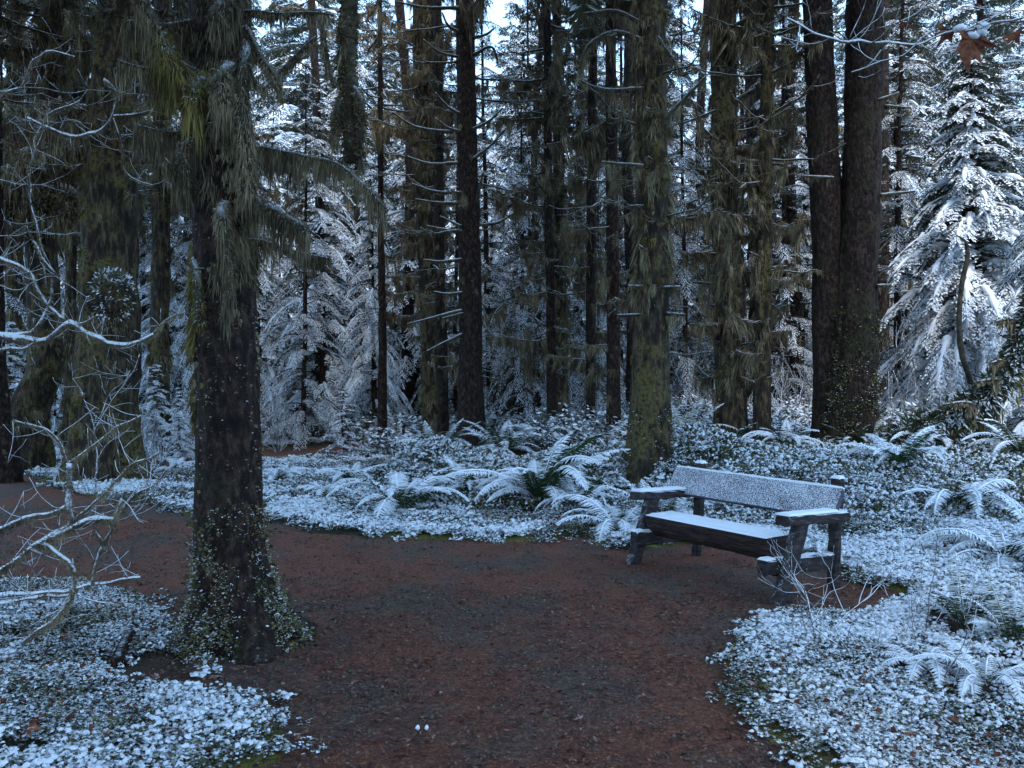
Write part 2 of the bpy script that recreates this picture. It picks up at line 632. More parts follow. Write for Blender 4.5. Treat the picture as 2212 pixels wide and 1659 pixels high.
FERNS = [  # V column, distance, size, fronds, kind, label
    (1165, 10.4, 1.10, 22, 'snowy', 'large arching fern heaped with snow in front of the mossy mound, left of the bench'),
    (860, 10.0, .80, 20, 'snowy', 'broad low snowy fern at the middle of the path verge, nearest the path bend'),
    (1335, 8.9, .80, 14, 'heavy', 'green fern with snow-topped drooping fronds touching the left arm of the bench'),
    (1428, 9.1, .62, 11, 'dust', 'upright dark green snow-tipped fern at the foot of the mossy tree behind the bench'),
    (2175, 7.3, .85, 15, 'heavy', 'big fern bent under thick snow at the right edge, beyond the small clearing'),
    (1940, 10.2, .75, 15, 'snowy', 'snowy fern on the bank to the right of the double trunk'),
    (2070, 9.6, .85, 16, 'heavy', 'thickly snowed fern on the bank left of the leaning trunk'),
    (1090, 14.3, .9, 16, 'dust', 'dark arching fern behind the mossy mounds, left of the slim middle trunks'),
    (1000, 13.9, .8, 14, 'snowy', 'white-edged fern right behind the snow-capped mossy mound'),
    (1180, 15.3, .8, 14, 'snowy', 'snowy fern under the slim lichen-hung trunks in the middle'),
    (1330, 12.9, .85, 14, 'dust', 'feathery fern standing just left of the mossy tree behind the bench'),
    (945, 14.6, .8, 13, 'dust', 'grey-green fern below the trunk with upturned branches'),
    (1700, 12.4, .6, 13, 'snowy', 'small white fern between the lichen-hung pair and the double trunk'),
    (1480, 13.9, .8, 14, 'dust', 'dark green fern right of the mossy tree, deep in shade'),
    (600, 13.4, .55, 13, 'heavy', 'low snow-buried fern just right of the front tree, by the far trail'),
    (700, 11.6, .5, 12, 'heavy', 'snow-covered low fern in the carpet between front tree and far trail'),
    (760, 12.6, .6, 13, 'snowy', 'snowy fern at the near side of the far trail strip'),
    (2090, 5.45, .60, 11, 'dust', 'thin dark-ribbed fern fronds standing up in the snow on the right'),
    (2190, 5.05, .55, 10, 'dust', 'fern with bare dark stems at the right edge, above the snow carpet'),
    (2000, 4.65, .48, 9, 'heavy', 'flattened fern lying under thick snow in the near right corner'),
    (2130, 4.35, .50, 9, 'heavy', 'snow-loaded fern arching over a brown hollow at the near right'),
    (2210, 11.5, .8, 14, 'snowy', 'snowy fern under the leaning mossy trunk at the right edge'),
    (2010, 12.4, .75, 13, 'snowy', 'pale fern behind the bank, in front of the white twiggy shrub'),
    (1850, 12.9, .6, 12, 'dust', 'fern hugging the foot of the double trunk on its right side'),
    (1245, 10.0, .6, 12, 'snowy', 'smaller snowy fern between the large arching fern and the bench fern'),
    (1010, 10.7, .6, 12, 'snowy', 'snowy fern on the verge left of the large arching fern'),
    (930, 11.4, .55, 12, 'snowy', 'frosted fern in front of the left mossy mound'),
    (380, 14.6, .55, 10, 'heavy', 'small snow-covered fern left of the front tree, near the back trail'),
    (1290, 14.6, .8, 13, 'snowy', 'snowy fern at the feet of the two slim dark trunks'),
    (1580, 13.2, .6, 12, 'snowy', 'snow-dusted fern before the lichen-hung trunk pair'),
]
FERN_SPOTS = [((f[0] - 1106) / 1885 * f[1], f[1], f[2]) for f in FERNS]


def fern_clear(p):  # thins plants, and masks the shade coloured into the ground under ferns
    f = np.zeros(len(p))
    for x, y, s in FERN_SPOTS:
        f = np.maximum(f, np.exp(-(((p[:, 0] - x) ** 2 + (p[:, 1] - y) ** 2) / (s * .62) ** 2) ** 1.5))
    return f


def height(pts, sd=None):
    pts = np.asarray(pts, float)
    x, y = pts[:, 0], pts[:, 1]
    if sd is None:
        sd = path_sd(pts)
    z = np.zeros(len(pts))
    for mx, my, sx, sy, h in MOUNDS:
        z += h * np.exp(-((x - mx) / sx) ** 2 - ((y - my) / sy) ** 2)
    # bank behind the bench, its foot runs from behind the mossy tree to the right edge
    foot = 9.35 - .10 * (x - 2.5) + .35 * np.sin(x * 1.3)
    z += sm(x, 1.3, 2.6) * (.50 * sm(y, foot, foot + 1.25) - .12 * sm(y, 12, 16))
    z += .35 * sm(y, 15, 24) * sm(x, -1.5, 1.5)
    z += (fbm(np.c_[x * .35, y * .35, x * 0], 3) - .5) * .5 * sm(y, 14, 30)
    z += ((fbm(np.c_[x * 1.7, y * 1.7, x * 0 + 3], 4) - .5) * .12 + (fbm(np.c_[x * 8, y * 8, x * 0 + 5], 2) - .5) * .05) * sm(-sd, 0.0, .5)
    z += 2.5 * sm(y, 60, 200)
    z *= sm(-sd, 0.0, .35)
    z += .035 * sm(-sd, -.02, .14) - .03 * sm(sd, -.02, .10)
    return z


def hz(x, y):
    return float(height(np.array([[x, y]]))[0])


def axis(lo, fine0, fine1, hi, step, grow):
    a = list(np.arange(fine0, fine1, step))
    s, x = step, fine1
    while x < hi:
        a.append(x)
        s *= grow
        x += s
    a.append(hi)
    s, x = step, fine0
    b = []
    while x > lo:
        s *= grow
        x -= s
        b.append(max(x, lo))
    return np.array(sorted(set(b + a)))


gx = axis(-500, -7.5, 9.0, 500, .07, 1.08)
gy = axis(-60, 2.4, 14.0, 900, .065, 1.05)
X, Y = np.meshgrid(gx, gy)
gp = np.c_[X.ravel(), Y.ravel()]
gsd = path_sd(gp)
gz = height(gp, gsd)
mb = MB()
ny, nx = X.shape
ii = np.arange(nx * ny).reshape(ny, nx)
gf = np.stack([ii[:-1, :-1], ii[:-1, 1:], ii[1:, 1:], ii[1:, :-1]], -1).reshape(-1, 4)
mb.add(np.c_[gp, gz], gf, 0, True)
edge = np.exp(-(np.clip(-gsd, 0, 9) / .17) ** 1.5) * (fbm(np.c_[gp * 1.3, gp[:, 0] * 0 + 8], 2) > .42) * 1.0
edge *= 1 - np.clip(1.6 * np.exp(-((gp[:, 0] + 1.7) / .9) ** 2 - ((gp[:, 1] - 4.6) / .6) ** 2), 0, 1)
me = mb.mesh('forest_floor', M['ground'], {'edge': edge, 'bare': np.maximum(fern_clear(gp), np.exp(-((gp[:, 0] + 1.6) / .7) ** 2 - ((gp[:, 1] - 4.6) / .4) ** 2))})
tag(link('ground', me), kind='structure')

# the path itself: a sheet of its own that the floor's edges rise out of
keep = (gsd.reshape(ny, nx) > -.3)
fk = keep[:-1, :-1] & keep[:-1, 1:] & keep[1:, 1:] & keep[1:, :-1]
pf = gf[fk.ravel()]
used = np.unique(pf)
rem = np.zeros(nx * ny, int)
rem[used] = np.arange(len(used))
pz = (fbm(np.c_[gp[used] * 1.5, np.zeros(len(used))], 3) - .5) * .03 + (vn(np.c_[gp[used] * 19, np.zeros(len(used))]) - .5) * .012
mb = MB()
mb.add(np.c_[gp[used], pz - .002], rem[pf], 0, True)
tag(link('trail_path', mb.mesh('trail_path', M['path'])), kind='structure')

# ------------------------------------------------------------------ scatter (stuff only) by geometry nodes
def scatter(name, pts, rot, scl, idx, sources, label, cat):
    me = bpy.data.meshes.new(name)
    n = len(pts)
    me.vertices.add(n)
    me.vertices.foreach_set("co", np.asarray(pts, np.float32).ravel())
    for nm, typ, arr in (("rot", 'FLOAT_VECTOR', rot), ("scl", 'FLOAT', scl), ("idx", 'INT', idx)):
        a = me.attributes.new(nm, typ, 'POINT')
        a.data.foreach_set("vector" if typ == 'FLOAT_VECTOR' else "value", np.asarray(arr, np.int32 if typ == 'INT' else np.float32).ravel())
    col = bpy.data.collections.new(name + "_kinds")
    for k, (sme) in enumerate(sources):
        so = bpy.data.objects.new("%s_%02d" % (name, k), sme)
        col.objects.link(so)
    o = bpy.data.objects.new(name, me)
    SC.collection.objects.link(o)
    ng = bpy.data.node_groups.new(name, 'GeometryNodeTree')
    ng.interface.new_socket("Geometry", in_out='INPUT', socket_type='NodeSocketGeometry')
    ng.interface.new_socket("Geometry", in_out='OUTPUT', socket_type='NodeSocketGeometry')
    gi = ng.nodes.new('NodeGroupInput')
    go = ng.nodes.new('NodeGroupOutput')
    ci = ng.nodes.new('GeometryNodeCollectionInfo')
    ci.inputs['Collection'].default_value = col
    ci.inputs['Separate Children'].default_value = True
    ci.inputs['Reset Children'].default_value = True
    ip = ng.nodes.new('GeometryNodeInstanceOnPoints')
    ip.inputs['Pick Instance'].default_value = True

    def na(nm, typ):
        q = ng.nodes.new('GeometryNodeInputNamedAttribute')
        q.data_type = typ
        q.inputs['Name'].default_value = nm
        return q.outputs['Attribute']
    ng.links.new(gi.outputs[0], ip.inputs['Points'])
    ng.links.new(ci.outputs[0], ip.inputs['Instance'])
    ng.links.new(na('idx', 'INT'), ip.inputs['Instance Index'])
    ng.links.new(na('rot', 'FLOAT_VECTOR'), ip.inputs['Rotation'])
    ng.links.new(na('scl', 'FLOAT'), ip.inputs['Scale'])
    ng.links.new(ip.outputs[0], go.inputs[0])
    md = o.modifiers.new("scatter", 'NODES')
    md.node_group = ng
    tag(o, label, cat, kind='stuff')
    return o


def in_view(p, margin=.06, near=2.2):
    """ground points the picture could show (with room to step aside)"""
    x, y = p[:, 0], p[:, 1]
    return (np.abs(x) < (.587 + margin) * y + 1.4) & (y > near)


# small clover-like plants carrying snow
def oxalis_mesh(seed, n=14, r=.055, snowy_=.6):
    rs = np.random.RandomState(seed)
    b = MB()
    for k in range(n):
        a = rs.rand() * 6.28
        q = r * math.sqrt(rs.rand())
        c = np.array((q * math.cos(a), q * math.sin(a), .012 + rs.rand() * .035))
        tilt = rs.randn(2) * .28
        nr = nrm(np.array((tilt[0], tilt[1], 1.0)))
        a0 = rs.rand() * 6.28
        s = .009 + .011 * rs.rand()
        for j in range(3):
            an = a0 + j * 2.094
            dr = np.array((math.cos(an), math.sin(an), -.25))
            blades(b, c[None], dr[None], nr[None], [s], [s * 1.05], 0, .6, .08)
    K = int(round(snowy_ * 20 + rs.rand() * .5)) if snowy_ else 0
    for k in range(K):
        # lumps of settled snow bridging the leaves
        a = rs.rand() * 6.28
        q = r * 1.0 * math.sqrt(rs.rand())
        s0 = .006 + .012 * rs.rand() ** 1.5
        c = np.array((q * math.cos(a), q * math.sin(a), .030 + rs.rand() * .016))
        th = np.linspace(0, 2 * np.pi, 7, endpoint=False) + rs.rand()
        rings = []
        el = rs.uniform(.6, 1.5)
        for (f, z) in ((.95, -.35), (1.0, .05), (.6, .5)):
            rr = s0 * f * (.55 + .8 * rs.rand(7))
            rings.append(np.c_[c[0] + rr * np.cos(th) * el, c[1] + rr * np.sin(th), c[2] + s0 * (z * .75 + .22 * rs.randn(7))])
        v = np.concatenate(rings + [[[c[0], c[1], c[2] + s0 * .55]]])
        i = np.arange(7)
        j = (i + 1) % 7
        n0 = b.n
        b.add(v, np.concatenate([np.stack([i, j, 7 + j, 7 + i], 1), np.stack([7 + i, 7 + j, 14 + j, 14 + i], 1)]), 1, True)
        b.f.append((np.stack([14 + i, 14 + j, np.full(7, 21)], 1) + n0, 1, True))
    n = (1, 0, 2, 1, 0, 1)[seed % 6]
    base = np.c_[rs.uniform(-.07, .07, (n, 2)), rs.uniform(.005, .04, n)]
    an = rs.rand(n) * 6.28
    blades(b, base, np.c_[np.cos(an), np.sin(an), rs.randn(n) * .3], nrm(np.c_[rs.randn(n, 2) * .5, np.ones(n)]), rs.uniform(.015, .04, n), rs.uniform(.01, .025, n), 2, .5, .1)
    return b.mesh('clover_plant', [M['oxalis'], M['snow'], M['dry']])


ox = [oxalis_mesh(100 + k, 26, .07, [1.05, .65, .33, .48, .12, 0][k]) for k in range(6)]


def sample_ground(n, x0, x1, y0, y1, rs):
    p = np.c_[rs.uniform(x0, x1, n), rs.uniform(y0, y1, n)]
    p = p[in_view(p)]
    return p, path_sd(p)


rs = np.random.RandomState(11)
PT, SCL, IDX = [], [], []
for (n, x0, x1, y0, y1, sc) in ((24000, -5.2, 6.6, 2.0, 6.2, .95), (33000, -9, 10, 6.2, 13, 1.15), (28000, -15, 15, 13, 25, 1.25)):
    p, sd = sample_ground(n, x0, x1, y0, y1, rs)
    dens = fbm(np.c_[p * 1.9, p[:, 0] * 0 + 4], 3)
    ok = (sd < -.01) & ((dens > .33) | (sd > -.45) | (rs.rand(len(p)) < .45))
    # thin out between the front tree's foot and the lower-left patch, and under the bench
    litter = np.exp(-((p[:, 0] + 1.55) / .75) ** 2 - ((p[:, 1] - 4.55) / .38) ** 2) + .55 * np.exp(-((p[:, 0] + 1.9) / .9) ** 2 - ((p[:, 1] - 4.9) / .5) ** 2)
    litter = litter + np.exp(-((p[:, 0] - 2.1) / .6) ** 2 - ((p[:, 1] - 7.0) / .5) ** 2)
    ok &= rs.rand(len(p)) > litter * .95
    ok &= rs.rand(len(p)) < np.clip((-sd) / .16, .35, 1)
    ok &= rs.rand(len(p)) > fern_clear(p) * .93
    # stray plants just inside the path's margin
    stray = (sd > -.01) & (sd < .10) & (rs.rand(len(p)) < .10)
    p, sd, dens = p[ok | stray], sd[ok | stray], dens[ok | stray]
    z = np.maximum(height(p), -.02)
    PT.append(np.c_[p, z - .004])
    SCL.append(sc * rs.uniform(.7, 1.35, len(p)))
    lv = np.clip((fbm(np.c_[p * 1.5, p[:, 0] * 0 + 12], 3) - .5) * 2.4 + .56 + rs.randn(len(p)) * .13, 0, .999)
    lv = np.where(sd > -.14, np.clip(lv - .22, 0, 1), lv)
    lv = lv - .22 * ((p[:, 0] < 0) & (p[:, 1] < 6.5)) - .09
    order = np.array([5, 4, 2, 1, 3, 0, 0])
    IDX.append(order[np.clip((lv * 9 - 1.4).astype(int), 0, 6)])
PT = np.concatenate(PT)
rot = np.c_[rs.randn(len(PT)) * .15, rs.randn(len(PT)) * .15, rs.rand(len(PT)) * 6.28]
scatter('ground_cover', PT, rot, np.concatenate(SCL), np.concatenate(IDX), ox,
        'low clover-like plants dusted with snow covering the forest floor beside the path', 'ground cover')


# litter on the path: needles, twigs and crumbs of leaf, some pebbles
def litter_mesh(seed, kind):
    rs = np.random.RandomState(seed)
    b = MB()
    if kind == 0:
        n = 9
        base = np.c_[rs.uniform(-.06, .06, (n, 2)), rs.rand(n) * .006 + .002]
        an = rs.rand(n) * 6.28
        blades(b, base, np.c_[np.cos(an), np.sin(an), rs.randn(n) * .08], np.tile((0, 0, 1.0), (n, 1)), rs.uniform(.015, .05, n), rs.uniform(.002, .004, n), 0)
        mats = [M['litter']]
    elif kind == 1:
        n = 5
        base = np.c_[rs.uniform(-.05, .05, (n, 2)), rs.rand(n) * .008 + .002]
        an = rs.rand(n) * 6.28
        blades(b, base, np.c_[np.cos(an), np.sin(an), rs.randn(n) * .3], nrm(np.c_[rs.randn(n, 2) * .4, np.ones(n)]), rs.uniform(.012, .035, n), rs.uniform(.008, .02, n), 0)
        mats = [M['litter']]
    else:
        for k in range(4):
            c = np.r_[rs.uniform(-.05, .05, 2), .002]
            s = rs.uniform(.004, .010)
            v = nrm(np.array([(1, 0, 0), (-.5, .87, 0), (-.5, -.87, 0), (.3, .2, .8), (0, 0, -1)]) + rs.randn(5, 3) * .2) * s + c
            b.add(v, np.array([(0, 1, 3), (1, 2, 3), (2, 0, 3), (1, 0, 4), (2, 1, 4), (0, 2, 4)]))
        mats = [M['pebble']]
    return b.mesh('litter_bits', mats)


lm = [litter_mesh(200 + k, (0, 0, 1, 1, 2)[k]) for k in range(5)]
p1, s1 = sample_ground(9000, -2.6, 4, 2.4, 6.5, rs)
p2, s2 = sample_ground(6000, -6, 4, 6.5, 11, rs)
p = np.r_[p1, p2]
sd = np.r_[s1, s2]
ok = sd > -.25
p, sd = p[ok], sd[ok]
pz = (fbm(np.c_[p * 1.5, np.zeros(len(p))], 3) - .5) * .03 + (vn(np.c_[p * 19, np.zeros(len(p))]) - .5) * .012
pz = np.maximum(pz, height(p) - .0)
scatter('path_litter', np.c_[p, pz], np.c_[np.zeros((len(p), 2)), rs.rand(len(p)) * 6.28], rs.uniform(.6, 1.5, len(p)),
        rs.randint(0, 5, len(p)), lm, 'fallen needles, leaf crumbs and small pebbles strewn over the path', 'litter')


# ------------------------------------------------------------------ conifers
def conifer_mesh(seed, H, Rb, nb, mats, droop=1.0, low=.12, tw=.16, bl=.09, bw=.024, power=.85, top=0.0, dens=1.0, sparse=0.0, pile=0.0, km=7):
    """crown of twig sprays on drooping boughs, trunk separate"""
    rs = np.random.RandomState(seed)
    b = MB()
    Bs, Ds, Ns, Ls, Ws = [], [], [], [], []
    for k in range(nb):
        h = low + (1 - low) * (k + rs.rand()) / nb
        if rs.rand() < sparse:
            continue
        L = Rb * ((1 - h) ** power) * rs.uniform(.6, 1.12) + .12
        az = k * 2.39996 + rs.randn() * .35
        L0 = rs.uniform(.05, .45)
        m = max(4, int(L / .10))
        s = np.linspace(0, 1, m)
        out = L * (s - .10 * droop * s ** 2)
        zz = h * H + L * (L0 * s - droop * (.55 * s ** 2 + .12 * s ** 3) * (0.5 + .8 * (1 - h)))
        c, sn_ = math.cos(az), math.sin(az)
        wob = rs.randn() * .12 * L * s ** 2
        p = np.c_[out * c - wob * sn_, out * sn_ + wob * c, zz]
        rad = np.linspace(.012 + .012 * L, .004, m)
        tube(b, p, rad, 3, raw=True, mat=1)
        if pile:
            nz_ = fbm(np.c_[p * 9 + k], 2)
            i0 = max(1, m // 5)
            pr = (pile * L ** .5 * np.sin(np.clip(s * 1.02, 0, 1) * np.pi) ** .5 * np.clip(3.2 * nz_ - .9, .1, 1.6))[i0:] + .004
            if m - i0 > 3:
                tube(b, p[i0:] + np.array((0, 0, .03)) - np.array((0, 0, 1.0)) * (pr * .35)[:, None], pr, 7, raw=True, amp=.6, ns=14, mat=2)
        t = nrm(np.gradient(p, axis=0))
        # side twigs
        nt = max(3, int(L / .085 * dens))
        st = np.repeat(np.linspace(.12, 1, nt), 2)
        side = np.tile((-1.0, 1.0), nt)
        i = np.clip((st * (m - 1)).astype(int), 0, m - 2)
        fr = (st * (m - 1) - i)[:, None]
        bp = p[i] * (1 - fr) + p[i + 1] * fr
        td = t[i]
        lat = nrm(np.cross(td, np.array((0, 0, 1.0))))
        tl = (tw + .30 * L * (1 - st) * .8) * rs.uniform(.55, 1.15, len(st))
        tl *= np.clip(st / .25, .35, 1)
        dr = nrm(td * .75 + lat * side[:, None] * rs.uniform(.7, 1.1, len(st))[:, None] + np.array((0, 0, -1.0)) * (.22 * droop + rs.rand(len(st)) * .35)[:, None])
        # blades along each twig
        kmax = km
        for j in range(kmax):
            u = (j + .5) / kmax
            sel = np.ones(len(st), bool)
            base = bp + dr * (tl * u)[:, None] + np.array((0, 0, -1.0)) * (tl * u * u * .25 * droop)[:, None]
            for sg in (-1, 1):
                lat2 = nrm(np.cross(dr, np.array((0, 0, 1.0))))
                d2 = nrm(dr * .9 + lat2 * sg * .9 + rs.randn(len(st), 3) * .18 + np.array((0, 0, -1.0)) * .25 * droop)
                n2 = nrm(np.array((0, 0, 1.0)) + rs.randn(len(st), 3) * .33 + np.array((c, sn_, 0)) * .35 * droop)
                Bs.append(base[sel]); Ds.append(d2[sel]); Ns.append(n2[sel])
                Ls.append(bl * rs.uniform(.6, 1.25, len(st)) * (1.15 - .6 * u)); Ws.append(np.full(len(st), bw) * rs.uniform(.7, 1.3, len(st)))
    blades(b, np.concatenate(Bs), np.concatenate(Ds), np.concatenate(Ns), np.concatenate(Ls), np.concatenate(Ws), 0, .45, .06)
    return b.mesh('crown', mats)


def trunk_mesh(H, r, seed, mat):
    b = MB()
    rs = np.random.RandomState(seed)
    z = np.linspace(-.4, H, 14)
    p = np.c_[np.cumsum(rs.randn(14)) * .015, np.cumsum(rs.randn(14)) * .015, z]
    tube(b, p, np.linspace(r, .02, 14), 10, raw=True, amp=.15, ns=4, seed=seed)
    return b.mesh('trunk', mat)


CON = {}


def con(key, *a, **k):
    H, r = a[1], k.pop('tr', .12)
    CON[key] = (conifer_mesh(*a, **k), trunk_mesh(H, r, a[0], M['bark']))


NS = [M['needle'], M['bark'], M['snow']]
NH = [M['needleh'], M['bark'], M['snow']]
con('h1', 1, 9.0, 2.3, 95, NH, droop=1.15, low=.04, tw=.22, bl=.12, bw=.034, pile=.035)
con('h2', 2, 8.0, 2.0, 85, NH, droop=1.0, low=.05, tw=.22, bl=.12, bw=.034, pile=.035)
con('n1', 3, 15.0, 2.7, 130, NS, droop=1.0, low=.05, tw=.24, bl=.15, bw=.042, tr=.17, power=.7, pile=.03, km=6)
con('n2', 4, 17.0, 3.0, 120, NS, droop=.8, low=.08, tw=.24, bl=.16, bw=.042, tr=.2, power=.6, pile=.03, km=6)
con('n3', 5, 13.0, 2.4, 110, NS, droop=1.2, low=.04, tw=.24, bl=.14, bw=.038, tr=.15, power=.7, sparse=.15, pile=.035, km=6)
con('d1', 6, 16.0, 2.1, 130, [M['needled'], M['bark']], droop=.9, low=.05, tw=.2, bl=.12, bw=.026, tr=.12, power=.5, sparse=.25, km=6)
con('d2', 8, 14.0, 1.8, 130, [M['needled'], M['bark']], droop=1.3, low=.03, tw=.2, bl=.12, bw=.026, tr=.1, power=.5, sparse=.3, km=6)
con('s1', 9, 1.6, .75, 34, [M['needleh'], M['bark']], droop=.55, low=.05, tw=.07, bl=.07, bw=.022, tr=.02)
con('s2', 10, 3.4, 1.1, 50, NH, droop=.8, low=.04, tw=.10, bl=.10, bw=.03, tr=.04, pile=.03)
con('hero', 12, 8.0, 2.9, 180, [M['needlew'], M['bark'], M['snow']], droop=1.1, low=.08, tw=.22, bl=.12, bw=.045, tr=.1, dens=1.2, pile=.05, power=.9)


def plant_conifer(key, x, y, label, group=None, s=1.0, rz=None, z=None, name='conifer', cat='tree', sxy=None):
    z = hz(x, y) if z is None else z
    t = thing(name, label, cat, (x, y, z), group, anchored=False)
    t.rotation_euler = (rng.randn() * .015, rng.randn() * .015, rng.rand() * 6.28 if rz is None else rz)
    sx = s if sxy is None else sxy
    t.scale = (sx, sx, s)
    c, k = CON[key]
    part('trunk', k, None, t)
    part('crown', c, None, t)
    return t


# ------------------------------------------------------------------ tall mossy trees
def path_pts(tr, d, ext=16.0):
    """[(x, y, width)] from foot to the picture's top, then straight on up"""
    P = np.array([W(x, y, d) for x, y, w in tr])
    r = np.array([w / 2 / 1885 * d for x, y, w in tr])
    sl = (P[-1] - P[-2])
    sl = sl / max(sl[2], .01)
    dz = max(ext - P[-1][2], 1)
    P = np.concatenate([P, [P[-1] + sl * dz * .5, P[-1] + sl * dz]])
    P[-1][:2] = P[-2][:2] + (P[-1][:2] - P[-2][:2]) * .4
    r = np.concatenate([r, [r[-1] * .75, r[-1] * .4]])
    return P, r


def trunk_obj(parent, P, r, mat, sides=36, step=.09, amp=.10, flare=0.0, lobes=5, seed=0., name='trunk', ridge=.05, z0=None, fh=.35):
    b = MB()
    z0 = P[0][2] if z0 is None else z0

    def fn(rr, th, p):
        hh = p[:, 2:3] - z0
        f = flare * np.exp(-np.clip(hh, -.1, 99) / fh)
        lob = .55 + .45 * np.cos(lobes * th + seed + .8 * np.sin(th * 2 + seed))[None, :]
        q = np.stack([np.cos(th)[None, :] * 4.5 + 0 * hh, np.sin(th)[None, :] * 4.5 + 0 * hh, hh * 3.0 + 0 * th[None, :]], -1).reshape(-1, 3) + seed
        rid = (fbm(q, 3) - .5).reshape(rr.shape) * 2 * ridge
        return rr * (1 + f * lob + rid)
    tube(b, P, r, sides, step=step, amp=amp, ns=7, zs=.35, seed=seed, fn=fn)
    return part(name, b, mat, parent), resample(P, r, step)


def limb(parent, pts, r0, r1, n=0, L=.3, wd=.02, mat='limb', moss='moss', fuzz=.35, amp=.35, sides=8, seed=None, clump=2.5, name='branch', step=.05, spread=.35, fine=False):
    b = MB()
    pts = np.asarray(pts, float)
    seed = rng.rand() * 50 if seed is None else seed
    rad = np.linspace(r0, r1, len(pts))
    p, r = tube(b, pts, rad, sides, step=step, amp=amp, ns=14, seed=seed)
    o = part(name, b, M[mat], parent)
    if n:
        m = MB()
        m.fine = fine
        hang(m, p, r, n, L, wd, 0, np.random.RandomState(int(seed * 100)), fuzz=fuzz, clump=clump, spread=spread)
        me = m.mesh('moss', M[moss])
        mo = bpy.data.objects.new('moss', me)
        SC.collection.objects.link(mo)
        mo.parent = o
    return o


def trunk_moss(parent, p, r, z0, z1, n, L, wd, moss='moss', ang=None, seed=1, name='moss', clump=1.5):
    """ragged moss over the trunk's skin between heights z0 and z1: a base mat and hanging clumps"""
    rs = np.random.RandomState(seed)
    z = p[:, 2]
    per = 30
    K = max(3, n // per)
    kz = rs.uniform(z0, z1, K)
    kt = rs.rand(K) * 2 * np.pi if ang is None else rs.normal(ang[0], ang[1], K)
    q = np.stack([np.cos(kt) * 1.3, np.sin(kt) * 1.3, kz * .9], 1) * clump + seed * 3.1
    keepk = fbm(q, 2) > .46
    kz, kt = kz[keepk], kt[keepk]
    K = len(kz)
    kl = L * (.2 + 1.1 * rs.rand(K) ** 1.8)
    kk = rs.randint(0, K, n)
    off = rs.randn(n) * .5
    zz = kz[kk] - rs.rand(n) ** 1.5 * kl[kk] * .6
    rad = np.interp(zz, z, r)
    th = kt[kk] + off * (.35 * kl[kk] + wd) / np.maximum(rad, .03)
    pos = np.stack([np.interp(zz, z, p[:, k]) for k in range(3)], 1)
    rd = np.stack([np.cos(th), np.sin(th), 0 * th], 1)
    bulge = kl[kk] * .14 * np.exp(-off ** 2 * 2) * rs.rand(n)
    base = pos + rd * (rad * 1.0 + bulge)[:, None]
    ln = kl[kk] * np.exp(-off ** 2 * 1.2) * rs.uniform(.3, .9, n)
    m = MB()
    strands(m, base, rd * .35 + np.array((0, 0, -1.0)) + rs.randn(n, 3) * .16, ln, wd * rs.uniform(.4, 1.5, n), 0, rs)
    return part(name, m, M[moss], parent)


def leaf_tufts(parent, p, r, z0, z1, n, seed, size=1.0, name='foliage_tuft'):
    """small snow-dusted leaves growing on a trunk's foot"""
    rs = np.random.RandomState(seed)
    zz = z0 + (z1 - z0) * rs.rand(n) ** 1.6
    z = p[:, 2]
    pos = np.stack([np.interp(zz, z, p[:, k]) for k in range(3)], 1)
    th = rs.rand(n) * 2 * np.pi
    rd = np.stack([np.cos(th), np.sin(th), 0 * th], 1)
    return pos, rd, zz, rs


def limb_lib(seed, L, n, wd, fuzz):
    """a gnarled side branch one metre long with its moss, to be shared by many trees"""
    rs = np.random.RandomState(seed)
    b, m = MB(), MB()

    def one(p0, d, ln, r, nm, depth):
        s = np.linspace(0, 1, 9)
        w = np.stack([fbm(np.c_[s * 3.2, np.full(9, seed * 1.7 + depth), np.full(9, c * 9.0 + ln)], 3) - .5 for c in range(3)], 1)
        up = rs.uniform(-.10, .32)
        p = p0 + d * (s * ln)[:, None] + w * (s * .34 * ln)[:, None]
        p[:, 2] += ln * (-.16 * s * (1 - s) * 2 + up * s ** 2.2)
        q, r_ = tube(b, p, np.linspace(r, r * .35, 9), 6, step=.06, amp=.35, ns=14, seed=seed)
        hang(m, q, r_, nm, L, wd, 0, rs, fuzz=fuzz)
        if depth:
            for k in range(rs.randint(2, 5)):
                i = rs.randint(2, len(q) - 1)
                sd = rs.choice((-1, 1)) * rs.uniform(.5, 1.1)
                one(q[i], nrm(np.array((math.cos(sd), math.sin(sd), rs.uniform(-.3, .3)))), ln * rs.uniform(.25, .5), r * .5, nm // 5, 0)
    one(np.zeros(3), np.array((1.0, 0, 0)), 1.0, .024, n, 1)
    return b.mesh('branch', M['limb']), m.mesh('moss', M['moss'])


LIMBS = {'heavy': [limb_lib(800 + k, (.75, .5, .9, .6, .4)[k % 5], 900, .016, .25) for k in range(10)],
         'light': [limb_lib(820 + k, .16, 260, .012, .5) for k in range(8)]}


def add_crown(t, p, seed):
    """the tree's green crown, high above the picture's top"""
    if 'canopy' not in CON:
        CON['canopy'] = [conifer_mesh(700 + k, 17.0, 3.3, 95, [M['needle'], M['bark']], droop=.8, low=.02, tw=.3, bl=.26, bw=.07, power=.6) for k in range(2)]
    o = bpy.data.objects.new('crown', CON['canopy'][seed % 2])
    SC.collection.objects.link(o)
    o.parent = t
    c = np.array([np.interp(9, p[:, 2], p[:, k]) for k in (0, 1)])
    d = math.hypot(c[0], c[1])
    o.location = (c[0] - t.location[0], c[1] - t.location[1], max(2.2 + .56 * d, 8.0) - t.location[2])
    o.rotation_euler = (0, 0, seed * 1.3)


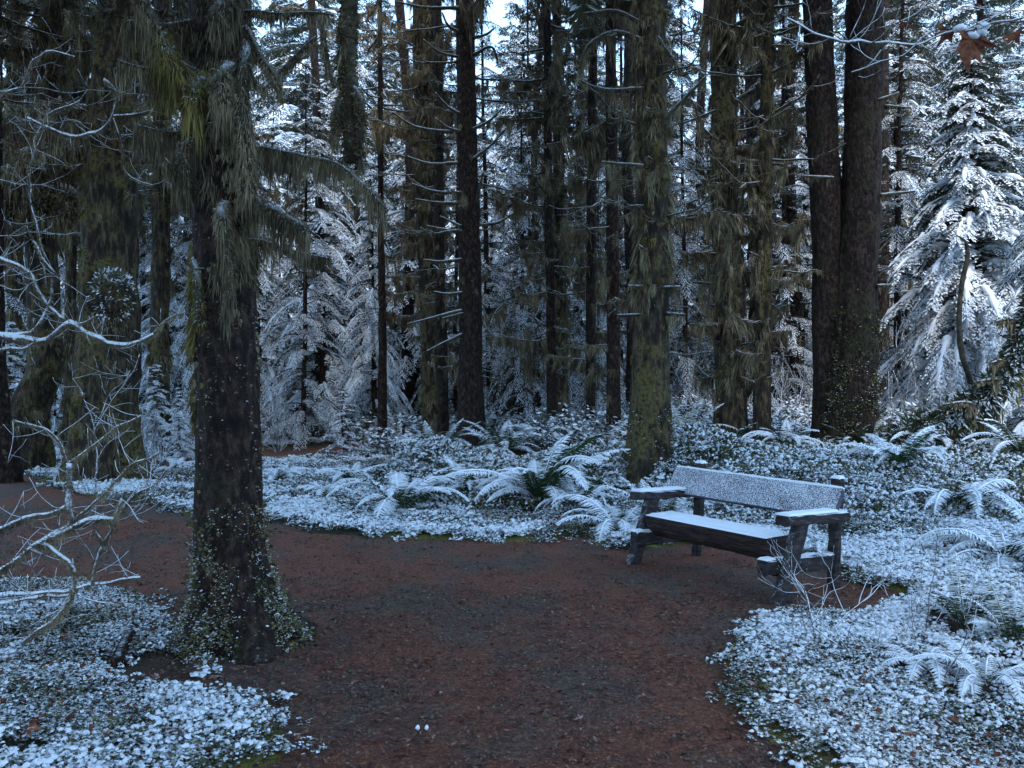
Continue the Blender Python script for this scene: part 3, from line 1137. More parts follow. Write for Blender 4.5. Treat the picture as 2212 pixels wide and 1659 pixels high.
def tall_tree(label, tr, d, mat='bark', flare=.4, branches=(), nrand=10, rlen=(.5, 1.3), moss_n=2500, mL=.35, mw=.03, bmoss=160, bL=.45,
              seed=1, name='mossy_tree', ext=16.0, up=.25, sides=32, curt=1.0, moss='moss', zr=None, amp=.14, group=None, ridge=.09, bz=(1.6, None)):
    mL, mw, bL, moss_n, bmoss = mL * .36, max(mw * .32, .009), bL * .8, int(moss_n * 1.3), bmoss * 1.3
    P, r = path_pts(tr, d, ext)
    zg = hz(P[0][0], P[0][1])
    P = np.concatenate([[[P[0][0], P[0][1], min(zg, P[0][2]) - .5]], P])
    r = np.concatenate([[r[0]], r])
    t = thing(name, label, 'tree', (P[0][0], P[0][1], zg), group)
    _, (p, rr) = trunk_obj(t, P, r, M[mat], sides=sides, flare=flare, seed=seed * 1.7, z0=zg, amp=amp, ridge=ridge)
    if d < 15:
        add_crown(t, p, seed)
    if moss_n:
        ztop = min(ext, 1.6 + .47 * d)
        z0, z1 = zr or (zg + .3, ztop)
        trunk_moss(t, p, rr, z0, z1, moss_n, mL, mw, moss, seed=seed)
    rs = np.random.RandomState(seed + 50)
    for br in branches:
        pts = [W(x, y, d - rr[0] * .6 + k * 0.02) for k, (x, y) in enumerate(br)]
        i = int(np.argmin([np.linalg.norm(np.array(q) - W((tr[-1][0] + tr[0][0]) / 2, 400, d)) for q in pts]))
        xm = np.interp(br[-1][1], [c[1] for c in tr][::-1], [c[0] for c in tr][::-1])
        x0 = np.interp(br[0][1], [c[1] for c in tr][::-1], [c[0] for c in tr][::-1])
        if abs(br[0][0] - x0) > abs(br[-1][0] - xm):
            pts = pts[::-1]
        ln = sum(np.linalg.norm(pts[k + 1] - pts[k]) for k in range(len(pts) - 1))
        limb(t, pts, .028 + .012 * ln, .016, int(bmoss * max(ln, .5)), bL, mw * .8, seed=rs.rand() * 60, fuzz=.3)
    zt = (1.6 + .46 * d) if bz[1] is None else bz[1]
    for k in range(int(nrand * 2.1)):
        z = rs.uniform(bz[0], zt)
        az = rs.rand() * 2 * np.pi
        c0 = [np.interp(z, p[:, 2], p[:, j]) for j in range(3)]
        ln = rs.uniform(*rlen) * (.6 + .4 * min(1, z / 5)) * 1.15
        heavy = rs.rand() < min(.72, bL * curt * .85)
        lib = LIMBS['heavy' if heavy else 'light']
        bm, mm = lib[rs.randint(len(lib))]
        o = bpy.data.objects.new('branch', bm)
        SC.collection.objects.link(o)
        o.parent = t
        o.location = Vector([float(c) for c in c0]) - t.location
        o.rotation_euler = (rs.randn() * .12, rs.randn() * .14, az)
        o.scale = (ln, ln * (1 if rs.rand() < .5 else -1), ln ** .6 * rs.uniform(.6, 1.0))
        m = bpy.data.objects.new('moss', mm)
        SC.collection.objects.link(m)
        m.parent = o
    return t, p, rr


# ================================================================== THINGS
# ------------------------------------------------------------------ bench
BO = np.array((1.0, 7.43, 0.0))
BU = np.array((.55, -.835, 0.0)); BU /= np.linalg.norm(BU)
BV = np.array((.835, .55, 0.0)); BV /= np.linalg.norm(BV)
UP = np.array((0, 0, 1.0))


def BP(u, v, z):
    return BO + BU * u + BV * v + UP * z


def beam(c0, c1, w, h, side, seed=0, seg=10, jit=.004, taper=1.0, round_=.012):
    """sawn timber from c0 to c1 with softened, slightly uneven edges; w along side, h across"""
    rs = np.random.RandomState(seed)
    c0, c1 = np.asarray(c0, float), np.asarray(c1, float)
    ax = nrm(c1 - c0)
    sd = nrm(side - ax * np.dot(side, ax))
    hh = np.cross(ax, sd)
    a, bb, q = w / 2, h / 2, round_
    prof = np.array([(-a + q, -bb), (0, -bb), (a - q, -bb), (a, -bb + q), (a, 0), (a, bb - q), (a - q, bb), (0, bb), (-a + q, bb), (-a, bb - q), (-a, 0), (-a, -bb + q)])
    L = np.linalg.norm(c1 - c0)
    ts = np.concatenate([[0, q * .6 / L], np.linspace(.05, .95, seg), [1 - q * .6 / L, 1]])
    rings = []
    for k, t in enumerate(ts):
        sc = (1 - (1 - taper) * t) * (.93 if k in (0, len(ts) - 1) else 1)
        pr = prof * sc + rs.randn(len(prof), 2) * jit
        rings.append(c0 + (c1 - c0) * t + pr[:, :1] * sd + pr[:, 1:] * hh)
    v = np.concatenate(rings)
    m, n = len(prof), len(ts)
    idx = np.arange(m * n).reshape(n, m)
    f = np.stack([idx[:-1], np.roll(idx[:-1], -1, 1), np.roll(idx[1:], -1, 1), idx[1:]], -1).reshape(-1, 4)
    b = MB()
    v = np.concatenate([v, [rings[0].mean(0)], [rings[-1].mean(0)]])
    b.add(v, f, 0, False)
    b.f.append((np.stack([np.roll(idx[0], -1), idx[0], np.full(m, m * n)], -1), 0, False))
    b.f.append((np.stack([idx[-1], np.roll(idx[-1], -1), np.full(m, m * n + 1)], -1), 0, False))
    return b


def snow_layer(o, u, v, th, nu=40, nv=10, seed=0, over=.012, nz=.5):
    """a lumpy layer of settled snow on the rectangle o, o+u, o+u+v, o+v"""
    S, T = np.meshgrid(np.linspace(0, 1, nu), np.linspace(0, 1, nv), indexing='ij')
    s, t = S.ravel(), T.ravel()
    lu, lv = np.linalg.norm(u), np.linalg.norm(v)
    e = np.minimum(np.minimum(s, 1 - s) * lu, np.minimum(t, 1 - t) * lv)
    p = o + s[:, None] * u + t[:, None] * v
    q = np.c_[s * lu * 16, t * lv * 16, s * 0 + seed]
    n = fbm(q, 3)
    h = th * np.sqrt(np.clip(e / (th * 1.1), 0, 1)) * (1 - nz / 2 + nz * n)
    edge = (e < 1e-6)
    cen = o + u / 2 + v / 2
    out = nrm((p - cen) * 1.0)
    p = p + out * (over * (n - .35))[:, None] * edge[:, None]
    h = np.where(edge, -.004, h)
    p = p + UP * h[:, None]
    idx = np.arange(nu * nv).reshape(nu, nv)
    f = np.stack([idx[:-1, :-1], idx[1:, :-1], idx[1:, 1:], idx[:-1, 1:]], -1).reshape(-1, 4)
    if np.dot(np.cross(u, v), UP) < 0:
        f = f[:, ::-1]
    b = MB()
    b.add(p, f, 0, True)
    return b


def sub(name, mb, mat, parent):
    me = mb.mesh(name, mat) if isinstance(mb, MB) else mb
    o = bpy.data.objects.new(name, me)
    SC.collection.objects.link(o)
    o.parent = parent
    return o


bench = thing('park_bench', 'rustic wooden bench with frosted backrest and snowy log seat beside the path', 'bench', BP(.78, .35, 0))
# backrest plank: leans back, rests on the front of the two rear posts
pb0, pb1 = BP(-.17, .665, .660), BP(1.585, .665, .648)
bk = beam(pb0, pb1, .255, .045, np.array(BV * .50 + UP * .86), 3, 14, .002, round_=.008)
o = part('backrest', bk, M['frost'], bench)
nrm_b = nrm(np.cross(BU, BV * .50 + UP * .86))
sub('snow', snow_layer(BP(-.17, .705, .779), BU * 1.75 - UP * .012, BV * .045 - UP * .008, .014, 90, 5, 4), M['snow'], o)
# rear posts
for u0, nm in ((.05, 0), (1.475, 1)):
    o = part('rear_post', beam(BP(u0, .74, -.12), BP(u0, .80, .825), .085, .07, BU, 10 + nm), M['wood'], bench)
    sub('snow', snow_layer(BP(u0 - .042, .765, .828), BU * .084, BV * .072, .018, 12, 12, 6 + nm), M['snow'], o)
# front legs lean backwards up to the arm rests
for u0, nm in ((0.0, 0), (1.56, 1)):
    part('front_leg', beam(BP(u0, .0, -.10), BP(u0, .27, .56), .085, .105, BU, 20 + nm), M['wood'], bench)
    o = part('armrest', beam(BP(u0 + .0, .06, .578), BP(u0 + .0, .76, .560), .12, .075, BU, 30 + nm), M['wood'], bench)
    sub('snow', snow_layer(BP(u0 - .062, .065, .620), BU * .124, BV * .56 - UP * .014, .014, 16, 40, 9 + nm), M['snow'], o)
    s_ = .09 if nm == 0 else -.10
    o = part('cross_beam', beam(BP(u0 + s_, -.03, .235), BP(u0 + s_, .80, .205), .085, .12, BU, 40 + nm), M['wood'], bench)
    sub('snow', snow_layer(BP(u0 + s_ - .042, -.028, .296), BU * .084, BV * .10, .012, 12, 10, 14 + nm), M['snow'], o)
# half-log seat: flat top, round bark underside
b = MB()
ts = np.linspace(0, 1, 40)
prof = []
for k in range(15):
    a = math.pi * k / 14
    prof.append((-math.cos(a) * .175, -math.sin(a) * .19 - .0))
prof += [(.17, .004), (.09, .006), (0, .004), (-.09, .005), (-.17, .002)]
prof = np.array(prof)
rings = []
for k, t in enumerate(ts):
    n_ = (fbm(np.c_[prof * 14, np.full(len(prof), t * 6)], 3) - .5) * .035
    e = .94 if k in (0, len(ts) - 1) else 1
    pr = prof * e * np.array((1, 1)) * (1 + n_[:, None] * np.where(prof[:, 1:] < -.01, 2.5, .3))
    # slanting cut under the seat's end
    slope = 0 if t > .06 else (.06 - t) * .6
    rings.append(BP(.105 + 1.30 * t, .25, .425) + pr[:, :1] * BV + (pr[:, 1:]) * UP * (1 - slope))
n, m = len(ts), len(prof)
idx = np.arange(n * m).reshape(n, m)
v = np.concatenate(rings + [[rings[0].mean(0)], [rings[-1].mean(0)]])
f = np.stack([idx[:-1], np.roll(idx[:-1], -1, 1), np.roll(idx[1:], -1, 1), idx[1:]], -1).reshape(-1, 4)
b.add(v, f, 0, False)
b.f.append((np.stack([np.roll(idx[0], -1), idx[0], np.full(m, m * n)], -1), 0, False))
b.f.append((np.stack([idx[-1], np.roll(idx[-1], -1), np.full(m, m * n + 1)], -1), 0, False))
o = part('seat', b, M['log'], bench)
sub('snow', snow_layer(BP(.115, .125, .428), BU * 1.28, BV * .25, .015, 110, 22, 3.3, .035, .9), M['snow'], o)


# ------------------------------------------------------------------ ferns
def frond_mesh(seed, L=.8, arch=1.0, mat='fern', thick=True, rise=1.0):
    rs = np.random.RandomState(seed)
    n = 26
    s = np.linspace(0, 1, n)
    ang = R(72) * rise - arch * 1.9 * s ** 1.15
    dy, dz = np.cos(ang), np.sin(ang)
    y = np.concatenate([[0], np.cumsum((dy[1:] + dy[:-1]) / 2)]) / (n - 1) * L
    z = np.concatenate([[0], np.cumsum((dz[1:] + dz[:-1]) / 2)]) / (n - 1) * L
    x = (s ** 2) * rs.uniform(-.12, .12) * L
    p = np.c_[x, y, z]
    b = MB()
    tube(b, p, np.linspace(.006, .002, n), 4, raw=True, mat=0)
    t = nrm(np.gradient(p, axis=0))
    k = 46
    st = np.repeat(np.linspace(.14, .99, k), 2)
    sg = np.tile((-1.0, 1.0), k)
    i = np.clip((st * (n - 1)).astype(int), 0, n - 2)
    fr = (st * (n - 1) - i)[:, None]
    bp = p[i] * (1 - fr) + p[i + 1] * fr
    lat = np.tile((1.0, 0, 0), (len(st), 1)) * sg[:, None]
    nn = np.cross(np.array((1.0, 0, 0)), t[i])
    ll = .11 * L / .8 * np.sin(np.clip((st - .05) / .95, 0, 1) ** .6 * np.pi) ** .75 + .008
    dr = lat + t[i] * .35 - np.array((0, 0, 1.0)) * rs.uniform(.15, .55, len(st))[:, None] + rs.randn(len(st), 3) * .07
    blades(b, bp, dr, nrm(nn + rs.randn(len(st), 3) * .12), ll * rs.uniform(.85, 1.1, len(st)), np.full(len(st), .019 * L / .8), 0, .3, .03)
    if thick:
        w = (.002 + .012 * np.sin(np.clip(s * 1.05, 0, 1) * np.pi) ** .8) * L / .8
        nz = fbm(np.c_[s * 22, s * 0 + seed, s * 0], 2)
        hh = .004 + .010 * nz
        cross = np.array([(-1, -.35), (-.55, .6), (0, 1), (.55, .6), (1, -.35)])
        q = p + np.array((0, 0, .004))
        nw = np.cross(np.array((1.0, 0, 0)), t)
        nw[nw[:, 2] < 0] *= -1
        a0 = 3
        ring = q[a0:, None, :] + cross[None, :, :1] * (w[a0:] * (.15 + 1.3 * nz[a0:]))[:, None, None] * np.array((1.0, 0, 0)) + cross[None, :, 1:] * hh[a0:, None, None] * nw[a0:, None, :]
        m = len(cross)
        idx = np.arange(ring.shape[0] * m).reshape(-1, m)
        f = np.stack([idx[:-1, :-1], idx[:-1, 1:], idx[1:, 1:], idx[1:, :-1]], -1).reshape(-1, 4)
        b.add(ring.reshape(-1, 3), f, 1, True)
    return b.mesh('frond', [M[mat], M['snow']])


FR = {'snowy': [frond_mesh(300 + k, .8, (.75, .95, 1.15, 1.3, .6)[k], 'fern', k != 4) for k in range(5)],
      'dust': [frond_mesh(310 + k, .8, (.6, .9, 1.1, 1.25, .4)[k], 'fernd', False) for k in range(5)],
      'heavy': [frond_mesh(320 + k, .8, (.9, 1.15, 1.35, 1.45, 1.0)[k], 'fern', True, .9) for k in range(5)]}


def fern(x, y, size, n, kind, label, z=None, group=None, seed=0, az=None, tilt=(0, .35)):
    rs = np.random.RandomState(seed + 900)
    z = hz(x, y) if z is None else z
    t = thing('sword_fern', label, 'fern', (x, y, z), group, anchored=False)
    for k in range(n):
        o = bpy.data.objects.new('frond', FR[kind][rs.randint(5)])
        SC.collection.objects.link(o)
        o.parent = t
        a = (k / n * 2 * np.pi + rs.randn() * .2) if az is None else rs.uniform(*az)
        s = size / .8 * rs.uniform(.7, 1.12)
        o.scale = (s, s, s)
        o.rotation_euler = (-rs.uniform(*tilt), rs.randn() * .12, a)
        o.location = (-math.sin(a) * .03, math.cos(a) * .03, 0)
    return t


for k, (vx, d, sz, n, kind, lb) in enumerate(FERNS):
    x = (vx - 1106) / 1885 * d
    fern(x, d, sz * (1.12 if d > 6 else .85), int(n * 1.15), kind, lb, seed=k, tilt=(-.1, .3) if kind != 'heavy' else (.0, .5))

# ------------------------------------------------------------------ the front tree
FT = 5.25
trP = [(522, 1405, 190), (512, 1330, 168), (500, 1200, 146), (494, 1000, 138), (492, 850, 134), (486, 650, 130), (478, 400, 124), (470, 150, 118), (468, 0, 116)]
P, r = path_pts(trP, FT, 15)
P = np.concatenate([[P[0] + np.array((0.01, 0, -.4))], P])
r = np.concatenate([[r[0]], r])
ft = thing('spruce_tree', 'dark scaly trunk in front on the left, hung with olive moss above its flared foot', 'tree', (P[1][0], P[1][1], 0))
add_crown(ft, P, 0)
_, (fp, fr_) = trunk_obj(ft, P, r, M['bark'], sides=90, step=.03, amp=.07, flare=.75, lobes=4, seed=2.6, z0=0.02, ridge=.07, fh=.22)


def tufts(parent, p, r, z0, z1, n, seed, flare=0, fh=.22, size=.03, pw=1.6, mat='footleaf', name='foliage_tuft', rr_=None):
    rs = np.random.RandomState(seed)
    zz = z0 + (z1 - z0) * rs.rand(n) ** pw
    z = p[:, 2]
    pos = np.stack([np.interp(zz, z, p[:, k]) for k in range(3)], 1)
    rad = np.interp(zz, z, r) * (1 + flare * .75 * np.exp(-np.clip(zz - z0, 0, 9) / fh))
    th = rs.rand(n) * 2 * np.pi
    rd = np.stack([np.cos(th), np.sin(th), 0 * th], 1)
    q = np.c_[rd[:, 0] * 3, rd[:, 1] * 3, zz * 5] + seed
    k = fbm(q, 2) > .42
    pos, rad, rd = pos[k], rad[k], rd[k]
    n = len(pos)
    base = pos + rd * (rad * rs.uniform(.96, 1.06, n))[:, None]
    m = MB()
    for j in range(5):
        d = rd * .8 + rs.randn(n, 3) * .55 + UP * .15
        off = rs.randn(n, 3) * size * .8
        blades(m, base + off, d, nrm(UP * 1.0 + rd * .5 + rs.randn(n, 3) * .4), size * rs.uniform(.5, 1.2, n), size * rs.uniform(.4, .9, n), 0, .5, .05)
    o = part(name, m, M[mat], parent)
    return tag(o, kind='stuff')


tufts(ft, fp, fr_, .0, .85, 420, 3, .75, size=.034, pw=2.3)
tufts(ft, fp, fr_, .0, .45, 160, 9, .75, size=.028, pw=1.6, mat='oxalis')
tufts(ft, fp, fr_, .0, .85, 3600, 5, .75, size=.015, pw=2.2, mat='mossg')
tufts(ft, fp, fr_, .9, 2.6, 700, 4, 0, size=.018, pw=.9, mat='moss')
# moss curtains over the bark: heavy above 2 m on the right side, thin lower down on the left
trunk_moss(ft, fp, fr_, 2.15, 4.6, 15000, .17, .006, ang=(-.45, .62), seed=21, clump=2.2)
trunk_moss(ft, fp, fr_, 2.7, 4.6, 5000, .16, .009, ang=(-2.9, .5), seed=22, clump=2.2)
trunk_moss(ft, fp, fr_, 1.3, 2.4, 2000, .14, .010, ang=(-2.75, .35), seed=23, clump=3, moss='mossg')
trunk_moss(ft, fp, fr_, .3, 2.6, 5000, .05, .008, seed=24, clump=2, moss='moss')


def ftl(pts, r0, r1, n, L, dd=0.0, w=.013, **k):
    return limb(ft, [W(x, y, FT + dd + z) for x, y, z in pts], r0, r1, int(n * 1.5), L * .68, w * .42, fine=True, **k)


ftl([(470, 175, 0), (433, 163, -.12), (385, 140, -.25), (330, 60, -.35), (298, -10, -.4)], .035, .03, 2600, .34, name='branch')
ftl([(440, 60, 0), (420, 50, -.1), (350, 57, -.2), (310, 45, -.25), (268, 52, -.3)], .026, .014, 1900, .36)
ftl([(340, 80, -.30), (352, 105, -.30), (362, 135, -.30), (378, 160, -.28)], .055, .06, 2600, .50, moss='mossg', fuzz=.4, amp=.5)
ftl([(440, 215, 0), (340, 155, -.2), (290, 145, -.3), (254, 130, -.33)], .022, .008, 1700, .34)
ftl([(445, 330, 0), (395, 293, -.12), (330, 281, -.2), (290, 268, -.26)], .020, .008, 1700, .34)
ftl([(470, 445, -.05), (448, 430, -.12), (395, 385, -.22), (355, 343, -.28)], .024, .010, 1300, .34)
ftl([(470, 180, -.1), (440, 178, -.22), (424, 195, -.26), (418, 232, -.26)], .05, .06, 3000, .42, moss='mossg', fuzz=.4, amp=.45)
ftl([(500, 265, -.1), (470, 267, -.25), (450, 268, -.28)], .014, .008, 500, .2)
ftl([(455, 300, -.15), (405, 310, -.22), (396, 345, -.24), (400, 400, -.24)], .03, .03, 1900, .38)
ftl([(478, 580, 0), (450, 581, -.16), (415, 580, -.22)], .010, .004, 60, .08)
ftl([(420, 560, -.1), (428, 610, -.2), (430, 640, -.21), (432, 700, -.2)], .022, .028, 900, .22, moss='mossg', fuzz=.5)
# right side
ftl([(500, -20, -.1), (490, 5, -.3), (475, 25, -.34), (468, 50, -.34)], .055, .05, 2600, .40, amp=.5)
ftl([(490, 40, 0), (530, 27, -.05), (600, 31, -.1), (690, 29, -.15), (722, 33, -.16)], .020, .008, 1500, .17)
ftl([(500, 150, 0), (530, 60, -.1), (555, 110, -.15), (598, 175, -.2), (606, 200, -.2)], .022, .012, 2200, .22, moss='moss')
ftl([(510, 150, -.1), (488, 158, -.28), (476, 175, -.30), (484, 230, -.30)], .045, .05, 2800, .40, amp=.5)
ftl([(530, 95, -.1), (528, 130, -.25), (520, 200, -.27), (530, 300, -.25), (535, 420, -.22)], .03, .05, 3600, .42)
ftl([(500, 325, 0), (550, 320, -.1), (620, 331, -.2), (690, 345, -.25), (722, 352, -.27), (765, 382, -.3), (832, 450, -.34)], .022, .009, 3400, .36)
ftl([(500, 350, 0), (560, 345, -.1), (610, 352, -.05), (660, 348, -.0), (725, 350, .05)], .016, .007, 1200, .3)
ftl([(520, 420, 0), (560, 440, -.2), (600, 460, -.3), (640, 485, -.34), (662, 497, -.35)], .035, .022, 3600, .36, amp=.5)
ftl([(510, 520, 0), (560, 520, -.1), (640, 545, .05), (715, 560, .1)], .016, .008, 1800, .3)
ftl([(490, 440, -.1), (478, 470, -.3), (486, 520, -.3), (500, 600, -.27), (488, 660, -.25)], .035, .02, 2400, .34, amp=.5)
ftl([(520, 100, 0), (560, 190, .3), (590, 170, .5), (640, 120, .6), (684, 80, .6)], .016, .014, 1500, .24)
ftl([(690, 20, .6), (700, 90, .62), (708, 140, .63), (722, 190, .62)], .022, .014, 700, .24)
# the thick hanging limb right of the front tree, grown from its trunk above the picture
a0 = np.array([np.interp(5.6, fp[:, 2], fp[:, k]) for k in range(3)])
limb(ft, [a0, W(600, -260, 5.6), W(720, -230, 5.9), W(752, -100, 6.0), W(755, 30, 6.0), W(748, 150, 6.0), W(757, 260, 6.0), W(762, 350, 6.0)],
     .05, .062, 9000, .12, .009, amp=.45, fuzz=.7, sides=14, moss='mossg')
for (xa, ya, xb, yb) in ((735, 230, 722, 300), (770, 200, 780, 340), (745, 60, 738, 90)):
    limb(ft, [W(752, ya - 20, 6.0), W(xa, ya, 5.95), W(xb, yb, 5.93)], .03, .02, 900, .25, .013, fuzz=.5)

# ------------------------------------------------------------------ tall trees
BR6 = [[(914, 85), (950, 113), (990, 123)], [(940, 200), (967, 230), (997, 247)], [(847, 242), (894, 272), (950, 283), (1000, 285)], [(940, 255), (970, 277), (1000, 285)],
       [(1020, 280), (1054, 263), (1087, 233)], [(1020, 345), (1057, 317), (1090, 280)], [(880, 338), (924, 353), (990, 352)], [(890, 397), (937, 413), (997, 417)],
       [(897, 430), (937, 437), (990, 440)], [(950, 467), (997, 490)], [(922, 488), (970, 497), (1000, 500)], [(1040, 487), (1077, 480), (1110, 460)],
       [(914, 561), (950, 565), (1000, 560)], [(937, 630), (967, 635), (1005, 631)], [(954, 688), (1005, 676)], [(880, 700), (937, 686), (1000, 670)],
       [(920, 760), (954, 743), (1005, 720)], [(854, 3), (910, 15), (1000, 17)], [(955, 27), (967, 53), (1000, 73)], [(1020, 83), (1054, 72), (1068, 60)],
       [(1020, 120), (1064, 103), (1075, 130)], [(1030, 430), (1040, 390), (1044, 370)]]
tall_tree('straight dark trunk in the middle with many upturned frosted branches', [(1016, 905, 60), (1016, 800, 50), (1014, 500, 46), (1008, 250, 42), (1004, 0, 40)],
          16.5, branches=BR6, nrand=14, moss_n=2600, seed=6, flare=.45, bmoss=190, bL=.38, mw=.03)
tall_tree('trunk buried in long brown moss curtains, left of the one with upturned branches', [(938, 900, 52), (936, 760, 52), (930, 500, 60), (925, 250, 62), (922, 0, 62)],
          18.5, 'barkm', nrand=34, rlen=(.4, 1.1), moss_n=9000, mL=.9, mw=.06, seed=5, flare=.3, bmoss=520, bL=1.1, name='mossy_tree')
tall_tree('slim trunk leaning against the moss-curtained tree, thin and bare at its foot', [(957, 930, 24), (956, 800, 24), (950, 600, 22), (948, 300, 20), (945, 0, 18)],
          17.5, nrand=8, moss_n=900, mL=.5, mw=.04, seed=51, flare=.2, sides=16, bmoss=200, rlen=(.3, .8))
tall_tree('very slim straight trunk with short frosted stubs, in the middle of the wood', [(1192, 935, 22), (1190, 700, 20), (1184, 400, 18), (1182, 0, 16)],
          16.5, 'bark', nrand=22, rlen=(.25, 1.0), moss_n=700, mL=.4, mw=.03, seed=7, flare=.2, sides=16, bmoss=200, bL=.5)
tall_tree('slim moss-draped trunk beside the very slim one, with a wide ragged skirt of lichen', [(1214, 935, 22), (1213, 800, 26), (1210, 640, 30), (1206, 300, 22), (1203, 0, 18)],
          17.2, 'barkm', nrand=26, rlen=(.4, 1.2), moss_n=4500, mL=.9, mw=.05, seed=71, flare=.1, sides=16, bmoss=480, bL=1.2)
tall_tree('slim dark trunk, left one of the pair before the mossy tree', [(1276, 940, 22), (1276, 700, 22), (1278, 400, 22), (1282, 0, 18)],
          16, 'bark', nrand=18, rlen=(.3, 1.0), moss_n=1500, mL=.5, mw=.035, seed=8, flare=.2, sides=16, bmoss=330, bL=.8)
tall_tree('slim dark trunk, right one of the pair before the mossy tree', [(1325, 935, 32), (1325, 700, 28), (1322, 400, 26), (1318, 0, 22)],
          15.2, 'bark', nrand=18, rlen=(.3, 1.1), moss_n=1800, mL=.5, mw=.035, seed=9, flare=.25, sides=20, bmoss=360, bL=.8)
BR10 = [[(1250, 173), (1287, 190), (1390, 193)], [(1470, 153), (1440, 110), (1405, 60)], [(1525, 165), (1475, 217), (1434, 262), (1415, 300)], [(1300, 350), (1390, 360)],
        [(1357, 618), (1400, 620)], [(1334, 681), (1400, 681)], [(1470, 620), (1430, 622)], [(1250, 150), (1275, 95), (1330, 70), (1390, 90)], [(1260, 30), (1330, 25), (1400, 60)],
        [(1380, 530), (1400, 545)], [(1480, 680), (1440, 678)], [(1398, 340), (1425, 355)]]
_, p10, r10 = tall_tree('stout yellow-green mossy tree directly behind the bench', [(1410, 1045, 100), (1406, 960, 84), (1404, 800, 76), (1410, 600, 72), (1411, 400, 68), (1404, 200, 68), (1402, 0, 66)],
                        11.0, 'barkm', branches=BR10, nrand=10, rlen=(.3, .9), moss_n=9000, mL=.30, mw=.022, seed=10, flare=.55, bmoss=650, bL=.55, sides=60, moss='mossg', bz=(3.2, None))
trunk_moss(_, p10, r10, 2.6, 6.4, 9000, .26, .012, seed=77)
tufts(_, p10, r10, .2, 1.2, 900, 12, .5, size=.03, mat='mossg')
BR11 = [[(1632, 193), (1558, 233), (1475, 267)], [(1602, 427), (1535, 463), (1482, 473)], [(1680, 0), (1585, 57)], [(1550, 306), (1518, 276), (1498, 220)], [(1500, 545), (1560, 550)],
        [(1508, 610), (1570, 615)], [(1490, 700), (1550, 705)]]
tall_tree('thick trunk shaggy with brown lichen, left of the lichen-hung pair behind the bench', [(1580, 925, 66), (1577, 800, 64), (1572, 600, 60), (1565, 300, 56), (1562, 0, 56)],
          14.2, 'barkm', branches=BR11, nrand=26, rlen=(.3, 1.2), moss_n=9000, mL=.6, mw=.035, seed=11, flare=.3, bmoss=520, bL=.8)
BR12 = [[(1742, 60), (1675, 67), (1625, 85)], [(1700, 355), (1650, 355)], [(1620, 545), (1650, 560)], [(1700, 575), (1650, 580)], [(1600, 690), (1645, 700)], [(1720, 130), (1660, 160)]]
tall_tree('slender branchy trunk hung with lichen, right one of the pair behind the bench', [(1645, 930, 38), (1647, 800, 36), (1650, 600, 34), (1655, 300, 30), (1660, 0, 28)],
          13.8, 'barkm', branches=BR12, nrand=30, rlen=(.3, 1.2), moss_n=3500, mL=.5, mw=.035, seed=12, flare=.25, sides=20, bmoss=520, bL=.8)
tall_tree('broad dark trunk half hidden behind the lichen-hung pair', [(1655, 930, 76), (1652, 700, 66), (1640, 300, 56), (1630, 0, 50)],
          20, 'bark', nrand=14, moss_n=1500, mL=.6, mw=.05, seed=121, flare=.4, sides=20, bmoss=300, bL=.9)
# the double trunk
t13, p13, r13 = tall_tree('massive dark double trunk on the bank right behind the bench, right stem of the fork', [(1842, 972, 122), (1838, 900, 108), (1845, 750, 92), (1858, 500, 80), (1864, 250, 78), (1868, 0, 76)],
                          13.3, 'bark', branches=[[(1968, 233), (1912, 230)], [(1975, 413), (1902, 422)], [(1942, 200), (1895, 218)], [(1925, 615), (1895, 618)], [(1730, 380), (1800, 385)]],
                          nrand=4, rlen=(.2, .6), moss_n=700, mL=.10, mw=.02, seed=13, flare=.25, sides=60, bmoss=500, bL=.3, bz=(3, None), name='double_trunk_tree')
P, r = path_pts([(1800, 972, 84), (1800, 900, 84), (1795, 750, 76), (1788, 500, 68), (1775, 250, 62), (1765, 0, 60)], 13.5, 16)
P = np.concatenate([[P[0] - UP * .6], P]); r = np.concatenate([[r[0]], r])
trunk_obj(t13, P, r, M['bark'], sides=50, flare=.3, seed=4.4, z0=.4)
t13['label'] = 'massive dark tree with two stems rising from one foot, right behind the bench'
tufts(t13, p13, r13, .3, 2.6, 1800, 14, .3, size=.04, pw=1.3)
tufts(t13, p13, r13, .3, 1.8, 1800, 15, .3, size=.03, pw=1.3, mat='mossg')
# small far ones
tall_tree('slim dark snow-flecked trunk standing alone at the left of the middle', [(826, 890, 20), (826, 700, 17), (823, 520, 14), (822, 300, 12)], 19, nrand=12, moss_n=500, mL=.3, mw=.03,
          seed=15, flare=.15, sides=12, bmoss=60, bL=.3, ext=16, rlen=(.4, 1.2))
for k, (x, w, d, lb) in enumerate([(1245, 18, 22, 'thin distant trunk left of the slim dark pair'),
                                   (1365, 26, 19, 'dim trunk just left behind the stout yellow-green tree'), (1530, 22, 24, 'distant trunk left behind the shaggy brown tree'), (1720, 30, 19, 'dim mossy trunk seen left beside the double-stemmed tree'),
                                   (1905, 26, 21, 'mossy trunk showing at the right side of the double-stemmed tree'), (880, 26, 23, 'distant trunk left of the moss-curtained tree'),
                                   (690, 22, 24, 'distant dark trunk between the front tree and the moss-curtained tree'), (400, 26, 22, 'dim trunk directly left of the front tree, far back'), (1440, 24, 26, 'far trunk behind the stout yellow-green tree'),
                                   (1160, 16, 21, 'thin stem left of the very slim middle trunk')]):
    tall_tree(lb, [(x, 920, w * 1.1), (x + 2, 700, w), (x + rng.randn() * 8, 300, w * .85), (x + rng.randn() * 10, 0, w * .75)], d, 'bark', nrand=9, rlen=(.5, 1.5), moss_n=700, mL=.6, mw=.05,
              seed=60 + k, flare=.2, sides=12, bmoss=330, bL=.5, bz=(2.2, None))
